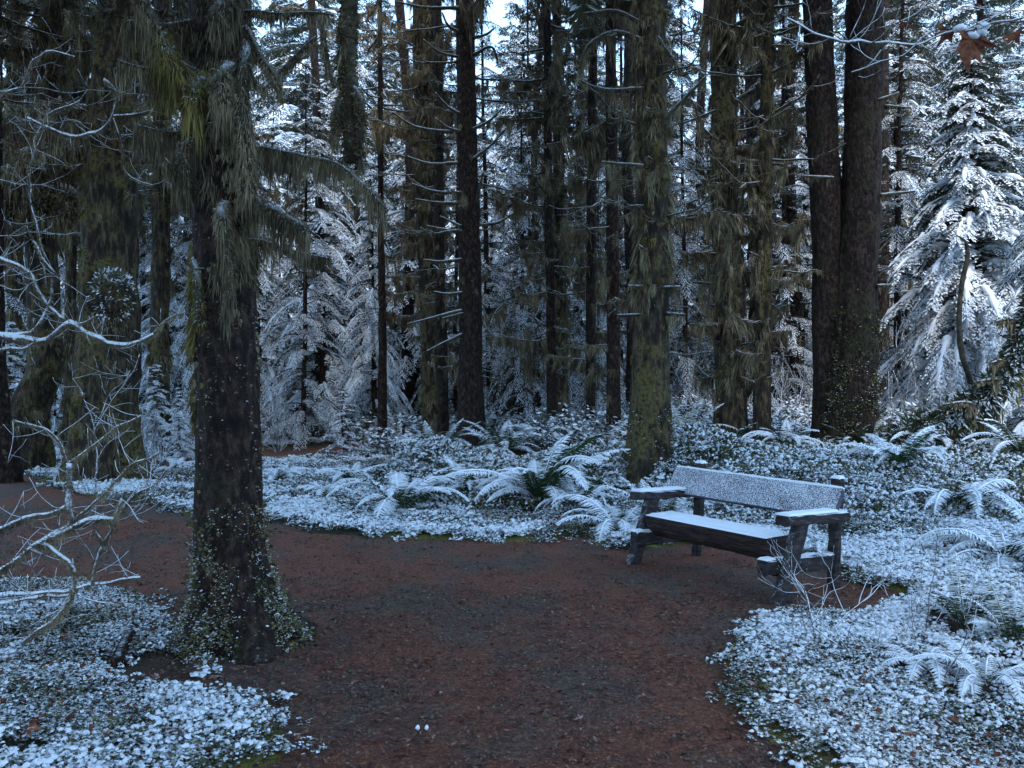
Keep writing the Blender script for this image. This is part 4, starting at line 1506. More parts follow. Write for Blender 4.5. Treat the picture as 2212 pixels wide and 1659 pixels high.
# ruined stump
P = np.array([W(1100, 905, 21), W(1100, 860, 21), W(1103, 825, 21), W(1106, 790, 21)])
st = thing('tree_stump', 'dark cone-shaped broken stump between the middle trunks, far back', 'stump', (P[0][0], P[0][1], hz(P[0][0], P[0][1])))
P[0][2] = -.2
trunk_obj(st, P, np.array([.42, .36, .26, .10]), M['bark'], sides=24, amp=.3, flare=.2, seed=3, name='trunk')

# left-hand trees
t2, p2, r2 = tall_tree('big green-mossed trunk left of the front tree, with a snow-covered bulge halfway up',
                       [(232, 1005, 150), (226, 900, 132), (232, 800, 128), (238, 690, 124), (236, 600, 118), (238, 400, 112), (250, 200, 104), (268, 0, 104)],
                       13.0, 'barkm', nrand=12, rlen=(.4, 1.2), moss_n=3000, mL=.35, mw=.03, seed=2, flare=.35, sides=60, bmoss=420, bL=.7, bz=(4.2, None))
trunk_moss(t2, p2, r2, .3, 6, 9000, .09, .016, ang=(-2.7, .5), seed=31, moss='mossg', clump=1.0)
b = MB()
tube(b, [W(238, 700, 12.35), W(242, 660, 12.3), W(242, 620, 12.35), W(236, 585, 12.5)], [.16, .26, .22, .05], 24, .03, .7, 7)
o = part('burl', b, M['barkm'], t2)
m = MB()
hang(m, *resample([W(238, 700, 12.35), W(242, 655, 12.3), W(240, 610, 12.35), W(236, 585, 12.5)], [.18, .27, .22, .08], .04), 1600, .28, .014, 0, np.random.RandomState(3), fuzz=.5)
sub('moss', m, M['moss'], o)
b = MB()
rs = np.random.RandomState(5)
n = 900
th = rs.rand(n) * 6.28
ph = rs.uniform(-1.0, 1.3, n)
c = W(243, 640, 12.33)
rd = np.c_[np.cos(th) * np.cos(ph), np.sin(th) * np.cos(ph), np.sin(ph)]
blades(b, c + rd * np.array((.27, .27, .36)) * rs.uniform(.85, 1.1, n)[:, None], rd + rs.randn(n, 3) * .4, nrm(UP + rs.randn(n, 3) * .3), rs.uniform(.03, .09, n), rs.uniform(.02, .045, n), 0)
oo = sub('foliage_tuft', b, M['needleh'], o)
t3, p3, r3 = tall_tree('crooked mossy trunk bending left, second from the left edge', [(62, 960, 84), (66, 880, 76), (98, 800, 68), (96, 700, 64), (88, 560, 62), (84, 440, 62), (88, 330, 60), (108, 220, 50), (112, 0, 44)],
                       14.5, 'barkm', nrand=18, rlen=(.4, 1.3), moss_n=5000, mL=.6, mw=.04, seed=3, flare=.4, sides=40, bmoss=520, bL=.9, bz=(4, None), moss='moss')
limb(t3, [W(88, 440, 14.2), W(120, 415, 14.0), W(146, 425, 13.9), W(140, 470, 13.9)], .22, .12, 1500, .5, .035, amp=.4, fuzz=.5)
limb(t3, [W(88, 340, 14.2), W(60, 330, 14.0), W(30, 380, 13.9), W(22, 520, 13.9)], .10, .09, 1800, .7, .035, amp=.4)
tall_tree('dark leaning trunk cut by the left edge of the picture', [(14, 975, 44), (4, 900, 36), (-6, 780, 34), (-10, 500, 32), (-14, 0, 30)], 13.2, 'bark', nrand=10, moss_n=1500, mL=.5, mw=.035,
          seed=33, flare=.6, sides=24, bmoss=300, bL=.7, bz=(4, None))
tall_tree('moss-draped trunk behind and left of the big green-mossed trunk', [(152, 930, 26), (152, 700, 24), (156, 400, 22), (160, 0, 20)], 18.5, 'barkm', nrand=34, rlen=(.5, 1.5), moss_n=4000, mL=1.0, mw=.05,
          seed=34, flare=.2, sides=18, bmoss=480, bL=1.3, bz=(4.5, None))
tall_tree('moss-draped trunk at the upper left, between the crooked trunk and the edge', [(40, 930, 40), (36, 700, 38), (30, 400, 36), (36, 0, 34)], 20, 'barkm', nrand=30, rlen=(.5, 1.5), moss_n=4000, mL=1.0, mw=.055,
          seed=35, flare=.3, sides=24, bmoss=420, bL=1.3, bz=(4.5, None))
tall_tree('mossy trunk hidden behind the front tree, showing beside its left flank', [(345, 930, 44), (345, 700, 40), (350, 400, 38), (352, 0, 36)], 17.5, 'barkm', nrand=30, rlen=(.5, 1.4), moss_n=3500, mL=.9, mw=.05,
          seed=36, flare=.3, sides=24, bmoss=420, bL=1.2, bz=(5, None))

# leaning mossy trunk at the right edge and the dark curved snag
ln = thing('leaning_trunk', 'mossy trunk curving up and out of the right edge, ferns growing on its back', 'fallen tree', W(1960, 950, 13.2))
P = np.array([W(1880, 1000, 12.6), W(1970, 945, 12.4), W(2060, 905, 12.2), (W(2130, 860, 12.0)), W(2180, 800, 11.9), W(2215, 720, 11.8), W(2255, 560, 11.8), W(2300, 200, 11.8)])
b = MB()
p, r = tube(b, P, [.22, .25, .25, .22, .18, .16, .14, .12], 24, .06, .35, 5)
tr = part('trunk', b, M['barkm'], ln)
m = MB()
hang(m, p, r, 5000, .40, .03, 0, np.random.RandomState(4), fuzz=.4)
sub('moss', m, M['mossg'], tr)
m = MB()
rs = np.random.RandomState(6)
n = 4500
i = rs.randint(0, int(len(p) * .62), n)
dd = nrm(rs.randn(n, 3) * .7 + np.array((-.3, -.8, .5)))
blades(m, p[i] + dd * (r[i] * 1.0)[:, None], dd + rs.randn(n, 3) * .4 - UP * .3, nrm(UP * 1.1 + rs.randn(n, 3) * .4), rs.uniform(.06, .16, n), rs.uniform(.02, .04, n), 0)
tag(sub('foliage_tuft', m, M['fernd'], tr), kind='stuff')
for k, (x, y) in enumerate(((2185, 790), (2205, 700), (2175, 830), (2110, 880))):
    limb(ln, [W(x, y, 11.9), W(x - 25, y - 10, 11.7), W(x - 45 - 10 * k, y - 5, 11.6)], .04, .015, 400, .25, .03)
sg = thing('bare_snag', 'thin dark curved stem standing before the snowy young conifer on the right', 'dead tree', G(2098, 870)*0 + np.array((W(2095, 870, 12.6)[0], 12.6, .45)))
b = MB()
tube(b, [W(2108, 880, 12.6), W(2095, 820, 12.6), W(2077, 760, 12.6), W(2072, 680, 12.6), W(2080, 600, 12.6), W(2090, 550, 12.6), W(2084, 520, 12.6), W(2066, 508, 12.6)],
     [.045, .042, .04, .036, .034, .03, .022, .010], 10, .05, .2, 9)
part('trunk', b, M['limb'], sg)

# ------------------------------------------------------------------ conifers with snow
hx = (2112 - 1106) / 1885 * 16.5
plant_conifer('hero', hx, 16.5, 'young conifer thickly covered in snow at the right, its tip just below the brown leaf', s=.93, name='snowy_conifer', rz=.4)
plant_conifer('h1', (2262 - 1106) / 1885 * 13.6, 13.6, 'snow-laden conifer boughs cut by the right edge, above the leaning trunk', s=.60, name='snowy_conifer')
plant_conifer('s1', (745 - 1106) / 1885 * 17.5, 17.5, 'tiny white conifer sapling standing alone in the undergrowth left of the middle', s=.80, name='conifer_sapling')
plant_conifer('s2', (335 - 1106) / 1885 * 17, 17, 'snow-covered sapling between the big green-mossed trunk and the front tree', s=.55, name='conifer_sapling')
plant_conifer('s2', (388 - 1106) / 1885 * 16.2, 16.2, 'small drooping white sapling close at the left of the front tree', s=.42, name='conifer_sapling')
plant_conifer('s2', (120 - 1106) / 1885 * 19, 19, 'snowy sapling behind the crooked mossy trunk', s=.8, name='conifer_sapling')
plant_conifer('s2', (15 - 1106) / 1885 * 18, 18, 'snowy sapling at the left edge behind the leaning dark trunk', s=.8, name='conifer_sapling')
plant_conifer('n3', (810 - 1106) / 1885 * 21, 21, 'bushy snow-dusted conifer around the slim dark trunk left of the middle', s=.5, name='snowy_conifer')
plant_conifer('d1', (655 - 1106) / 1885 * 20, 20, 'grey-green conifer with lightly snowed boughs right of the front tree', s=.55, name='snowy_conifer')
plant_conifer('n1', (365 - 1106) / 1885 * 21, 21, 'bright snowed conifer seen left of the front tree', s=.55, name='snowy_conifer')
plant_conifer('h2', (850 - 1106) / 1885 * 27, 27, 'brilliantly snowed conifer high between the hanging limb and the moss-curtained trunk', s=1.35, name='snowy_conifer')
plant_conifer('h1', (1130 - 1106) / 1885 * 28, 28, 'tall white conifer showing between the upturned-branch trunk and the very slim trunk', s=1.45, name='snowy_conifer')
plant_conifer('d2', (1130 - 1106) / 1885 * 19.5, 19.5, 'feathery lightly snowed conifer in the middle, left of the very slim trunk', s=.6, name='snowy_conifer')
plant_conifer('d2', (1290 - 1106) / 1885 * 18, 18, 'small feathery conifer between the slim dark pair', s=.42, name='snowy_conifer')
plant_conifer('d1', (1250 - 1106) / 1885 * 21.5, 21.5, 'dusky conifer behind the slim dark pair', s=.9, name='snowy_conifer')
plant_conifer('n1', (1960 - 1106) / 1885 * 22, 22, 'tall snowed conifer between the double-stemmed tree and the thickly covered young conifer', s=.85, name='snowy_conifer')
plant_conifer('d1', (1935 - 1106) / 1885 * 18.5, 18.5, 'lichen-grey conifer just right of the double-stemmed tree', s=.75, name='snowy_conifer')
plant_conifer('n2', (2150 - 1106) / 1885 * 24, 24, 'tall snowed conifer behind the thickly covered young conifer', s=1.0, name='snowy_conifer')
plant_conifer('d1', (1700 - 1106) / 1885 * 19, 19, 'thin grey conifer between the lichen-hung pair and the double-stemmed tree', s=.7, name='snowy_conifer')
MIDC = [(560, 23, 'h1', .9, 'snowy conifer hugging the right side of the front tree, deep in the wood'),
        (700, 22.5, 'h1', 1.0, 'snowy conifer between the front tree and the thick hanging limb'),
        (765, 25, 'n3', 1.0, 'snowy conifer seen below the thick hanging limb'),
        (900, 24, 'h2', 1.2, 'white snowy conifer showing left of the moss-curtained trunk'),
        (985, 21.5, 'd2', .7, 'frosted conifer wedged between the moss-curtained trunk and the upturned-branch trunk'),
        (1060, 23, 'd1', .8, 'dusky conifer at the right shoulder of the trunk with upturned branches'),
        (1150, 24.5, 'd2', .9, 'thin frosted conifer behind the feathery one left of the very slim trunk'),
        (1215, 20, 'd2', .65, 'low frosted conifer right behind the lichen-skirted slim trunk'),
        (1340, 23, 'd2', .9, 'frosted conifer in the gap left of the stout yellow-green tree'),
        (1425, 24, 'n1', .9, 'snowed conifer whose boughs reach out behind the stout yellow-green tree'),
        (1480, 20.5, 'd2', .7, 'frosted conifer in the gap right of the stout yellow-green tree'),
        (1545, 21.5, 'h2', .8, 'small white conifer at the left side of the shaggy brown tree'),
        (1610, 23, 'd2', 1.0, 'frosted conifer between the shaggy tree and the slender branchy trunk'),
        (1735, 25, 'h1', 1.1, 'tall white conifer close at the left of the double-stemmed tree'),
        (430, 19, 'd2', .6, 'frosted conifer mostly hidden by the front tree'),
        (310, 22, 'h2', 1.0, 'white conifer at the right side of the big green-mossed trunk'),
        (190, 23, 'd2', 1.0, 'frosted conifer at the left side of the big green-mossed trunk'),
        (60, 24, 'n1', 1.0, 'snowy conifer behind the crooked mossy trunk'),
        (-20, 20, 'd2', .8, 'frosted conifer cut by the left edge of the picture'),
        (1900, 24, 'd1', .9, 'grey conifer just behind the right side of the double-stemmed tree'),
        (2060, 21, 'd2', .6, 'low frosted conifer left behind the thickly snowed young conifer')]
for vx, d, key, s, lb in MIDC:
    plant_conifer(key, (vx - 1106) / 1885 * d, d, lb, 'conifers crowded between the mossy trunks', s=s)
# unseen trees added round the viewpoint so that their crowns shade the path
for k, (x, y) in enumerate([(-4.2, 1.0), (3.8, .2), (-1.2, -3.5), (5.8, 1.5), (-6.8, 4.8), (3.0, -5.0), (-5.0, -4.0), (.8, -8.0), (8.5, -1.5), (-9.5, .5), (-10.2, 9.0)]):
    t = thing('spruce_tree', 'tall spruce added outside the picture to shade the path', 'tree', (x, y, 0), 'tall spruces added round the viewpoint for shade', anchored=False)
    part('trunk', CON['n2'][1], None, t)
    o = part('crown', CON['canopy'][k % 2], None, t)
    o.location = (0, 0, 7.5 + k % 3)
    o.scale = (1.25, 1.25, 1)
    o.rotation_euler = (0, 0, k)
# the wood behind: rows of conifers nothing tells apart
rs = np.random.RandomState(41)
k = 0
for row, (d0, cnt) in enumerate(((27, 14), (34, 18), (45, 20), (56, 22))):
    for j in range(cnt):
        f = (j + rs.rand()) / cnt * 2 - 1
        d = d0 + rs.uniform(-2, 3)
        key = ['n1', 'n2', 'n3', 'h1', 'h1', 'h2', 'h2', 'n3'][rs.randint(8)]
        s = rs.uniform(.55, .85) * (1 if key[0] != 'h' else 1.3) * (1 + row * .22)
        plant_conifer(key, f * .72 * d, d, 'snow-dusted conifer in the crowded wood far behind the trail', 'conifers crowding the wood behind the trail', s=s)
n = 500
pp = np.c_[rs.uniform(-100, 100, n), rs.uniform(62, 120, n)]
scatter('distant_woods', np.c_[pp, height(pp)], np.c_[np.zeros((n, 2)), rs.rand(n) * 6.28], rs.uniform(1.4, 2.6, n), rs.randint(0, 4, n),
        [CON[q][0] for q in ('n1', 'n2', 'n3', 'h1')], 'snowy conifer wood reading as one mass far beyond the trees', 'woods')


# ------------------------------------------------------------------ undergrowth
def bush_mesh(seed, n=60, H=.8, mat='fern', leafy=8):
    rs = np.random.RandomState(seed)
    b = MB()
    for k in range(n):
        a = rs.rand() * 6.28
        L = H * rs.uniform(.5, 1.2)
        s = np.linspace(0, 1, 6)
        out = L * .65 * s * rs.uniform(.5, 1.3)
        z = L * (s * 1.0 - .45 * s ** 2)
        p = np.c_[out * math.cos(a) + rs.randn(6) * .02, out * math.sin(a) + rs.randn(6) * .02, z]
        p[:, :2] += rs.randn(2) * .15
        tube(b, p, np.linspace(.006, .003, 6), 3, raw=True, mat=1)
        i = rs.randint(1, 6, leafy)
        c = p[i] + rs.randn(leafy, 3) * .04
        blades(b, c, np.c_[rs.randn(leafy, 2), rs.randn(leafy) * .3], nrm(np.c_[rs.randn(leafy, 2) * .4, np.ones(leafy)]), rs.uniform(.05, .13, leafy), rs.uniform(.03, .06, leafy), 0)
    return b.mesh('bush', [M[mat], M['limb']])


bushes = [bush_mesh(500, 50, .7, 'needleh', 10), bush_mesh(501, 60, .9, 'needle', 8), bush_mesh(502, 50, .6, 'fern', 12), bush_mesh(503, 60, 1.0, 'needled', 6)]
rs = np.random.RandomState(43)
pp = np.c_[rs.uniform(-26, 30, 5000), 14.5 + 28 * rs.rand(5000) ** 1.4]
pp = pp[in_view(pp, .05)]
sd = path_sd(pp)
ok = (sd < -.35) & ~((pp[:, 0] < .5) & (pp[:, 1] < 20.5) & (rs.rand(len(pp)) > .05))
pp = pp[ok]
scatter('undergrowth', np.c_[pp, height(pp) - .05], np.c_[rs.randn(len(pp), 2) * .15, rs.rand(len(pp)) * 6.28], rs.uniform(.5, 1.15, len(pp)) * (1 + .35 * ((pp[:, 1] > 20) & (pp[:, 0] < 1))), rs.randint(0, 4, len(pp)), bushes,
        'snow-whitened shrubs and ferns filling the wood floor between the far trunks', 'undergrowth')
# mounds grown over with leafy moss
pm = []
for (mx, my, sx, sy, h) in MOUNDS[:6]:
    q = np.c_[mx + rs.randn(700) * sx * .75, my + rs.randn(700) * sy * .75]
    pm.append(q)
q = np.c_[rs.uniform(2.0, 9, 9000), rs.uniform(9.0, 13.5, 9000)]
pm.append(q[in_view(q)])
pm = np.concatenate(pm)
pm = pm[path_sd(pm) < -.1]
scatter('mound_plants', np.c_[pm, height(pm) + .01], np.c_[rs.randn(len(pm), 2) * .5, rs.rand(len(pm)) * 6.28], rs.uniform(.9, 1.6, len(pm)), rs.choice([2, 3, 3, 4, 4, 5], len(pm)), ox,
        'leafy moss and clover dusted with snow over the mounds and the bank behind the bench', 'ground cover')


# ------------------------------------------------------------------ bare shrubs and snowy branches
def twig(b, p0, d, L, r, depth, rs, gnarl=.25, mat=0, up=.1):
    n = 5
    pts = [p0]
    dd = nrm(d)
    for k in range(n):
        dd = nrm(dd + rs.randn(3) * gnarl * .5 + UP * up * .3)
        pts.append(pts[-1] + dd * L / n)
    tube(b, np.array(pts), np.linspace(r, r * .55, n + 1), 6 if r > .004 else 4, step=.03, amp=.25, ns=30, mat=mat)
    if depth > 0:
        for k in range(rs.randint(2, 4)):
            i = rs.randint(1, n)
            d2 = nrm(dd + rs.randn(3) * .8 + UP * up)
            twig(b, pts[i + 1] if i < n else pts[-1], d2, L * rs.uniform(.45, .75), r * .6, depth - 1, rs, gnarl, mat, up)


M['twig'] = snowy('snow_lined_twig', [(0, (.05, .035, .028)), (.5, (.12, .09, .075)), (1, (.20, .17, .14))], cs=30, lo=-.15, hi=.5, sn=60, amp=1.1)


STEMS = {}


def shrub(x, y, n, L, r, depth, label, seed, z=None, name='bare_shrub', up=.35, spread=.5, cat='shrub'):
    rs = np.random.RandomState(seed)
    z = hz(x, y) if z is None else z
    t = thing(name, label, cat, (x, y, z), anchored=False)
    key = (depth, round(r / L * 300), up > .4)
    if key not in STEMS:
        STEMS[key] = []
        for k in range(3):
            b = MB()
            twig(b, np.array((0, 0, -.03)), np.array((.5, 0, 1.0)), 1.0, r / L, depth, rs, up=up, gnarl=.35)
            STEMS[key].append(b.mesh('stem', M['twig']))
    for k in range(n):
        o = bpy.data.objects.new('stem', STEMS[key][rs.randint(3)])
        SC.collection.objects.link(o)
        o.parent = t
        a = k / n * 6.28 + rs.randn() * .4
        o.location = (math.cos(a) * .04, math.sin(a) * .04, 0)
        o.rotation_euler = (rs.randn() * .12, (spread - .5) * .6 + rs.randn() * .15, a)
        q = L * rs.uniform(.6, 1.1)
        o.scale = (q, q, q)
    return t




g0 = G(1765, 1392)
shrub(g0[0], g0[1], 4, .50, .0042, 2, 'leafless twiggy shrub with snow-beaded stems in front of the right end of the bench', 1)
g0 = G(1660, 1420)
shrub(g0[0], g0[1], 1, .36, .004, 1, 'single thin bare twig rising from the snow carpet, left of the shrub by the bench', 2)
g0 = G(1850, 1430)
shrub(g0[0], g0[1], 3, .30, .005, 2, 'low bare shrub spreading over the brown patch right of the bench', 3, up=.1, spread=1.2)
g0 = G(2050, 1500)
shrub(g0[0], g0[1], 3, .55, .0035, 2, 'thin pale stems sticking up from the snow at the near right', 4)
g0 = G(1990, 1380)
shrub(g0[0], g0[1], 4, .5, .003, 2, 'wispy frosted stems behind the flattened fern on the right', 14)
for k, (vx, d, L, lb) in enumerate([(1955, 15.5, 2.2, 'white frosted shrub of fine twigs right of the double-stemmed tree'), (2040, 14.6, 1.2, 'tangled frosted twigs at the foot of the snowy young conifer'),
                                    (1925, 17.5, 2.6, 'tall frosted twig thicket behind the white shrub'), (1500, 17, 2.0, 'frosted brush seen between stout yellow-green tree and shaggy tree'),
                                    (2000, 18.5, 2.0, 'frosted twiggy bush left of the snowy young conifer'), (340, 15.5, 1.1, 'frosted brush in the gap left of the front tree'),
                                    (420, 18, 1.3, 'frosted brush behind the front tree on its left'), (600, 18.5, 1.1, 'frosted brush right of the front tree beyond the far trail'),
                                    (20, 15, 1.0, 'frosted brush at the left edge at the foot of the leaning dark trunk'), (1720, 17, 1.6, 'frosted brush left of the double-stemmed tree')]):
    shrub((vx - 1106) / 1885 * d, d, 14, L * .6, .009, 3, lb, 20 + k, name='frosted_shrub', up=.5, spread=.7)


def snowy_branch(label, main, subs, d, r0, n=0, L=.12, seed=1, name='snowy_branch', cat='branch', dz=0.0, thin=.72):
    r0 = r0 * thin
    subs = [(a_, b_ * thin, c_ * thin) for a_, b_, c_ in subs]
    t = thing(name, label, cat, W(main[0][0], main[0][1], d))
    rs = np.random.RandomState(seed)
    for j, (pts, ra, rb) in enumerate([(main, r0, r0 * .45)] + subs):
        P = [W(q[0], q[1], d + (q[2] if len(q) > 2 else 0)) for q in pts]
        P = resample(P, np.ones(len(P)), .05)[0]
        jt = np.stack([fbm(np.c_[np.arange(len(P)) * .55, np.full(len(P), seed * 7.1 + j), np.full(len(P), c_ * 3.0)], 2) - .5 for c_ in range(3)], 1)
        P = P + jt * .045 * np.clip(np.arange(len(P)) / 3, 0, 1)[:, None]
        if ra > .0025:
            tb = MB()
            for q_ in range(int(len(P) * .8)):
                i_ = rs.randint(1, len(P))
                twig(tb, P[i_], np.array((rs.randn(), rs.randn() * .5, rs.randn() * .7 + .3)), rs.uniform(.05, .22), .0022, rs.randint(0, 2), rs, up=.3)
            tag(part('twigs', tb, M['twig'], t), kind='stuff')
        o = limb(t, P, ra, rb, int(n * .7 * (len(pts) - 1)) if ra > .004 else 0, L * .45, .004, mat='twig', moss='moss', fuzz=.3, amp=.5, name='branch' if j == 0 else 'side_branch', step=.025, sides=8)
        # snow resting along the top
        if ra > .004:
            p, r = resample(P, np.linspace(ra, rb, len(P)), .02)
            nz = fbm(np.c_[p * 22], 2)
            t_, a_, b_ = frames(p)
            flat = np.clip(1.15 - np.abs(t_[:, 2]), 0, 1)
            m = MB()
            tube(m, p + UP * (r * .75)[:, None], r * (.35 + 1.15 * nz) * flat + .0008, 7, raw=True, amp=.4, ns=40)
            sub('snow', m, M['snow'], o)
    return t


snowy_branch('thick snow-topped limb crossing in front of the left-hand trunks', [(-60, 720), (20, 728), (90, 735), (160, 700), (175, 715), (210, 733), (265, 745), (330, 722)],
             [([(20, 728), (75, 712), (110, 640), (100, 560), (75, 520)], .014, .008), ([(-40, 560), (20, 565), (62, 590), (90, 650), (140, 690)], .013, .012),
              ([(-60, 760), (60, 745), (120, 725), (205, 690)], .010, .004), ([(100, 620), (85, 520), (66, 440), (72, 330), (95, 250), (170, 215)], .006, .003),
              ([(-50, 600), (30, 625), (110, 600), (190, 640)], .005, .002), ([(330, 722), (360, 690), (400, 672)], .006, .003)], 4.8, .026, 700, .10, 3)
snowy_branch('lichen-covered broken branch in the lower left with a thick load of snow', [(150, 1000), (152, 1060), (150, 1130), (110, 1160), (40, 1200), (-40, 1260)],
             [([(110, 1165), (160, 1140), (200, 1125), (250, 1118), (262, 1080)], .016, .010), ([(90, 1170), (120, 1190), (150, 1215), (155, 1290), (110, 1340), (50, 1385)], .012, .010),
              ([(150, 1090), (110, 1110), (60, 1120), (-40, 1150)], .010, .006), ([(150, 1010), (130, 960), (90, 920), (30, 905)], .006, .003), ([(150, 1000), (230, 935), (300, 900)], .006, .003),
              ([(150, 1130), (230, 1060), (300, 1000), (345, 975)], .007, .003)], 4.0, .020, 1100, .10, 4)
snowy_branch('long snow-lined branch lying low across the lower left corner', [(-60, 1288), (60, 1285), (150, 1275), (210, 1262), (300, 1248)],
             [([(200, 1263), (204, 1220), (222, 1170), (250, 1120), (262, 1085)], .009, .007), ([(222, 1170), (206, 1150), (210, 1110)], .006, .004), ([(245, 1130), (290, 1070), (330, 1040), (360, 1020)], .007, .004),
              ([(150, 1275), (200, 1300), (260, 1310)], .005, .003), ([(-40, 1310), (40, 1300), (150, 1285)], .010, .008)], 4.15, .013, 500, .09, 5)
snowy_branch('slender bare snowy sapling stem forking before the big green-mossed trunk', [(205, 1130), (208, 1080), (207, 990), (205, 930), (230, 880), (270, 830), (300, 770)],
             [([(207, 1000), (240, 950), (290, 930)], .005, .002), ([(205, 930), (190, 880), (160, 820)], .005, .002), ([(215, 905), (240, 850), (300, 800)], .004, .002)], 6.0, .010, 0, .05, 6, 'bare_sapling', 'sapling')
snowy_branch('thin arching snowy twigs across the upper left trunks', [(-50, 195), (40, 190), (80, 125), (110, 112), (160, 125)],
             [([(-60, 245), (50, 190), (150, 200), (225, 195), (330, 210)], .004, .002), ([(60, 255), (140, 290), (200, 290), (240, 250), (245, 190), (228, 175)], .010, .012),
              ([(245, 255), (255, 290), (270, 330), (262, 355), (290, 385), (330, 400)], .006, .003), ([(245, 250), (300, 245), (320, 240)], .006, .004), ([(258, 292), (320, 290)], .005, .003),
              ([(-40, 380), (85, 400), (140, 380)], .004, .002), ([(-40, 510), (80, 505), (175, 508)], .004, .002), ([(50, 260), (160, 265), (240, 300)], .003, .002)], 5.2, .009, 500, .12, 7)
# branch with dried maple leaves, top right
t = snowy_branch('snow-lined branch dipping in from the upper right with brown leaves at its end', [(1700, 40), (1750, 62), (1800, 80), (1860, 96), (1920, 100), (1985, 92), (2060, 75), (2130, 42), (2260, -20)],
                 [([(1840, 156), (1900, 135), (1955, 112), (1985, 92)], .004, .003), ([(1895, 62), (1950, 45), (2000, 25), (2030, -20)], .003, .003), ([(2080, 70), (2140, 55), (2260, 20)], .005, .006)], 3.0, .006, 0, .05, 8)


def maple_leaf_mesh(seed, droop=.5):
    rs = np.random.RandomState(seed)
    out = [(0, 0)]
    pts = [(-20, .55), (0, .95), (12, .6), (28, .55), (45, 1.0), (60, .62), (75, .68), (90, 1.15), (105, .68), (120, .62), (135, 1.0), (152, .55), (168, .6), (180, .95), (200, .55)]
    v = [(0, 0, 0)]
    for a, q in pts:
        q *= rs.uniform(.85, 1.1)
        x, y = q * math.cos(R(a)), q * math.sin(R(a))
        v.append((x, y, -droop * (q ** 2) * .5 + rs.randn() * .06 + .12 * abs(math.sin(R(a * 2)))))
    v = np.array(v)
    n = len(v)
    mid = v[1:] * .55
    mid[:, 2] = v[1:, 2] * .3 + rs.randn(n - 1) * .02
    vv = np.concatenate([v, mid])
    f3 = [(0, n + i, n + i + 1) for i in range(n - 2)]
    f4 = [(n + i, 1 + i, 2 + i, n + i + 1) for i in range(n - 2)]
    b = MB()
    b.add(vv, np.array(f4), 0)
    b.f.append((np.array(f3), 0, False))
    # stalk
    tube(b, [(0, 0, 0), (.02, -.4, .05), (0, -.8, .15)], [.025, .02, .015], 4, .2)
    return b.mesh('maple_leaf', M['dry'])


ML = [maple_leaf_mesh(k, (.2, .5, .9, .4)[k]) for k in range(4)]


def leaf(loc, s, rot, label, k=0, group=None):
    o = bpy.data.objects.new('maple_leaf', ML[k])
    SC.collection.objects.link(o)
    o.location = Vector([float(c) for c in loc])
    o.scale = (s, s, s)
    o.rotation_euler = rot
    return tag(o, label, 'leaf', group)


leaf(W(2098, 84, 3.0), .10, (R(-68), R(10), R(20)), 'large brown dried leaf hanging from the upper right branch under a cap of snow', 2)
leaf(W(2048, 62, 3.03), .06, (R(-75), R(30), R(-50)), 'curled narrow brown leaf hanging just left of the large snow-capped leaf', 2)
leaf(W(1953, 48, 3.0), .028, (R(-70), 0, R(15)), 'tiny brown leaf dangling from the thin upper twig, left of the large leaf', 1)
leaf(W(2105, 18, 3.2), .05, (R(-60), 0, R(80)), 'dark red leaf above the large snow-capped leaf', 1)
leaf(W(2190, 70, 3.3), .055, (R(-70), R(20), R(150)), 'brown leaf at the right edge beside the snowy branch', 3)
sc_ = thing('snow_clump', 'fluffy clump of snow piled on the large brown leaf', 'snow', W(2085, 60, 3.0))
b = MB()
rs = np.random.RandomState(9)
for k in range(9):
    c = W(2068 + 58 * rs.rand(), 52 + 26 * rs.rand(), 2.98 + .04 * rs.rand())
    q = .010 + .012 * rs.rand()
    tube(b, [c - UP * q * .6, c - UP * q * .3, c + UP * q * .2, c + UP * q * .6], [q * .4, q * 1.2, q, q * .3], 9, .006, .4, 60)
part('snow', b, M['snow'], sc_)
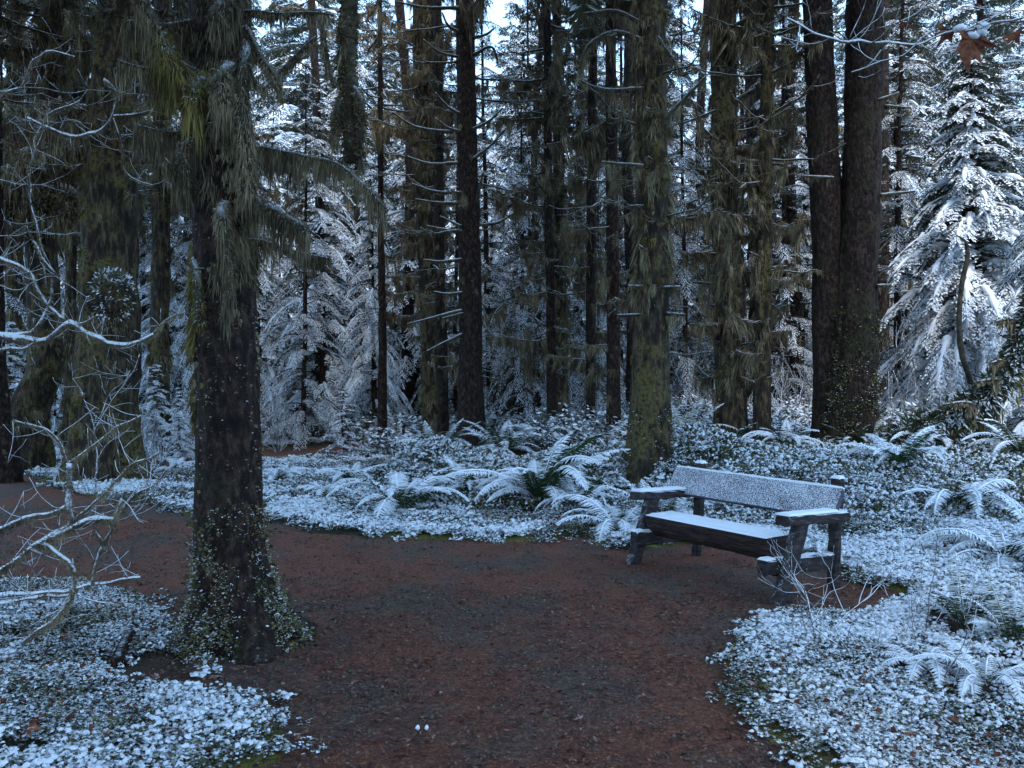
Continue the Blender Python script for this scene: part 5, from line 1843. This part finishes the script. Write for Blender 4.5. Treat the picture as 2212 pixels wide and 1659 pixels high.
# fallen leaves
LV = [(150, 1405, .075, 'yellow-brown leaf lying below the broken lichen branch'), (470, 1405 + 60, .07, 'reddish leaf at the foot of the front tree'), (330, 1390, .06, 'dark leaf beside the snowy log end left of the front tree'),
      (560, 1600 - 40, .06, 'brown leaf at the edge of the lower left snow patch'), (340, 1500, .05, 'small red leaf in the lower left clover'), (375, 1618, .07, 'dark red leaf near the bottom, left of the snow patch tip'),
      (60, 1640, .08, 'rusty leaf in the bottom left corner'), (160, 1600, .06, 'rusty leaf left of centre in the lower left clover'), (665, 1435, .05, 'brown leaf on the path right of the front tree foot'),
      (2050, 1395, .055, 'brown star-shaped leaf standing in the snow on the right'), (1920, 1478, .035, 'small orange leaf on the snow carpet below the brown patch'), (1870, 1510, .04, 'small reddish leaf on the snow carpet, right half'),
      (2005, 1545, .045, 'dark red leaf in the snow carpet near the flattened fern'), (2060, 1590, .045, 'rust-coloured leaf in the snow carpet, far right'), (1650, 1440, .035, 'dark red leaf near the snow carpet edge by the bench shrub'),
      (1625, 1508, .05, 'snow-edged leaf at the mossy margin of the right snow carpet'), (905, 1588, .04, 'curled leaf holding two blobs of snow on the open path'), (1305, 1357, .025, 'tiny snow-covered leaf on the open path before the bench'),
      (365, 985, .14, 'orange-brown leaf caught on the twigs left of the front tree'), (950, 1500, .04, 'dull brown leaf on the path, lower middle'), (1140, 1275, .05, 'pale leaf on the path in front of the bench'),
      (215, 1505, .05, 'brown leaf half under clover at the lower left'), (1965, 1620, .05, 'dark leaf in the lower right snow carpet'), (1790, 1620, .045, 'brown leaf at the lower right carpet, near the path edge'),
      (760, 1480, .04, 'brown leaf lying right of the lower left snow patch, on the path'), (1250, 1560, .04, 'reddish leaf on the path in the lower middle right')]
rs = np.random.RandomState(51)
for k, (x, y, s, lb) in enumerate(LV):
    q = G(x, y)
    z = max(hz(q[0], q[1]), 0) + (.055 if path_sd(np.array([q[:2]]))[0] < 0 else .016)
    leaf((q[0], q[1], z), s * .85, (rs.randn() * .35, rs.randn() * .35, rs.rand() * 6.28), lb, rs.randint(4))
# small log with a snowy cut end left of the front tree
lg = thing('broken_log', 'short broken log end dusted with snow, left of the front tree foot', 'log', G(275, 1395))
a, c = G(250, 1450) + UP * .03, G(285, 1385) + UP * .06
limb(lg, [a, (a + c) / 2 + UP * .02, c], .038, .026, 0, mat='bark', name='trunk', amp=.3, sides=14)
rsn = thing('snow_clump', 'two small blobs of snow on the curled leaf on the open path', 'snow', G(905, 1588))
m = MB()
for x in (903, 922):
    c = G(x, 1586) + UP * .03
    tube(m, [c - UP * .012, c - UP * .005, c + UP * .005, c + UP * .012], [.003, .011, .009, .002], 9, .004, .7, 90)
part('snow', m, M['snow'], rsn)

# moss and twig fuzz: too fine to pick apart strand by strand
for o in bpy.data.objects:
    if o.name.split('.')[0] == 'moss':
        o['kind'] = 'stuff'
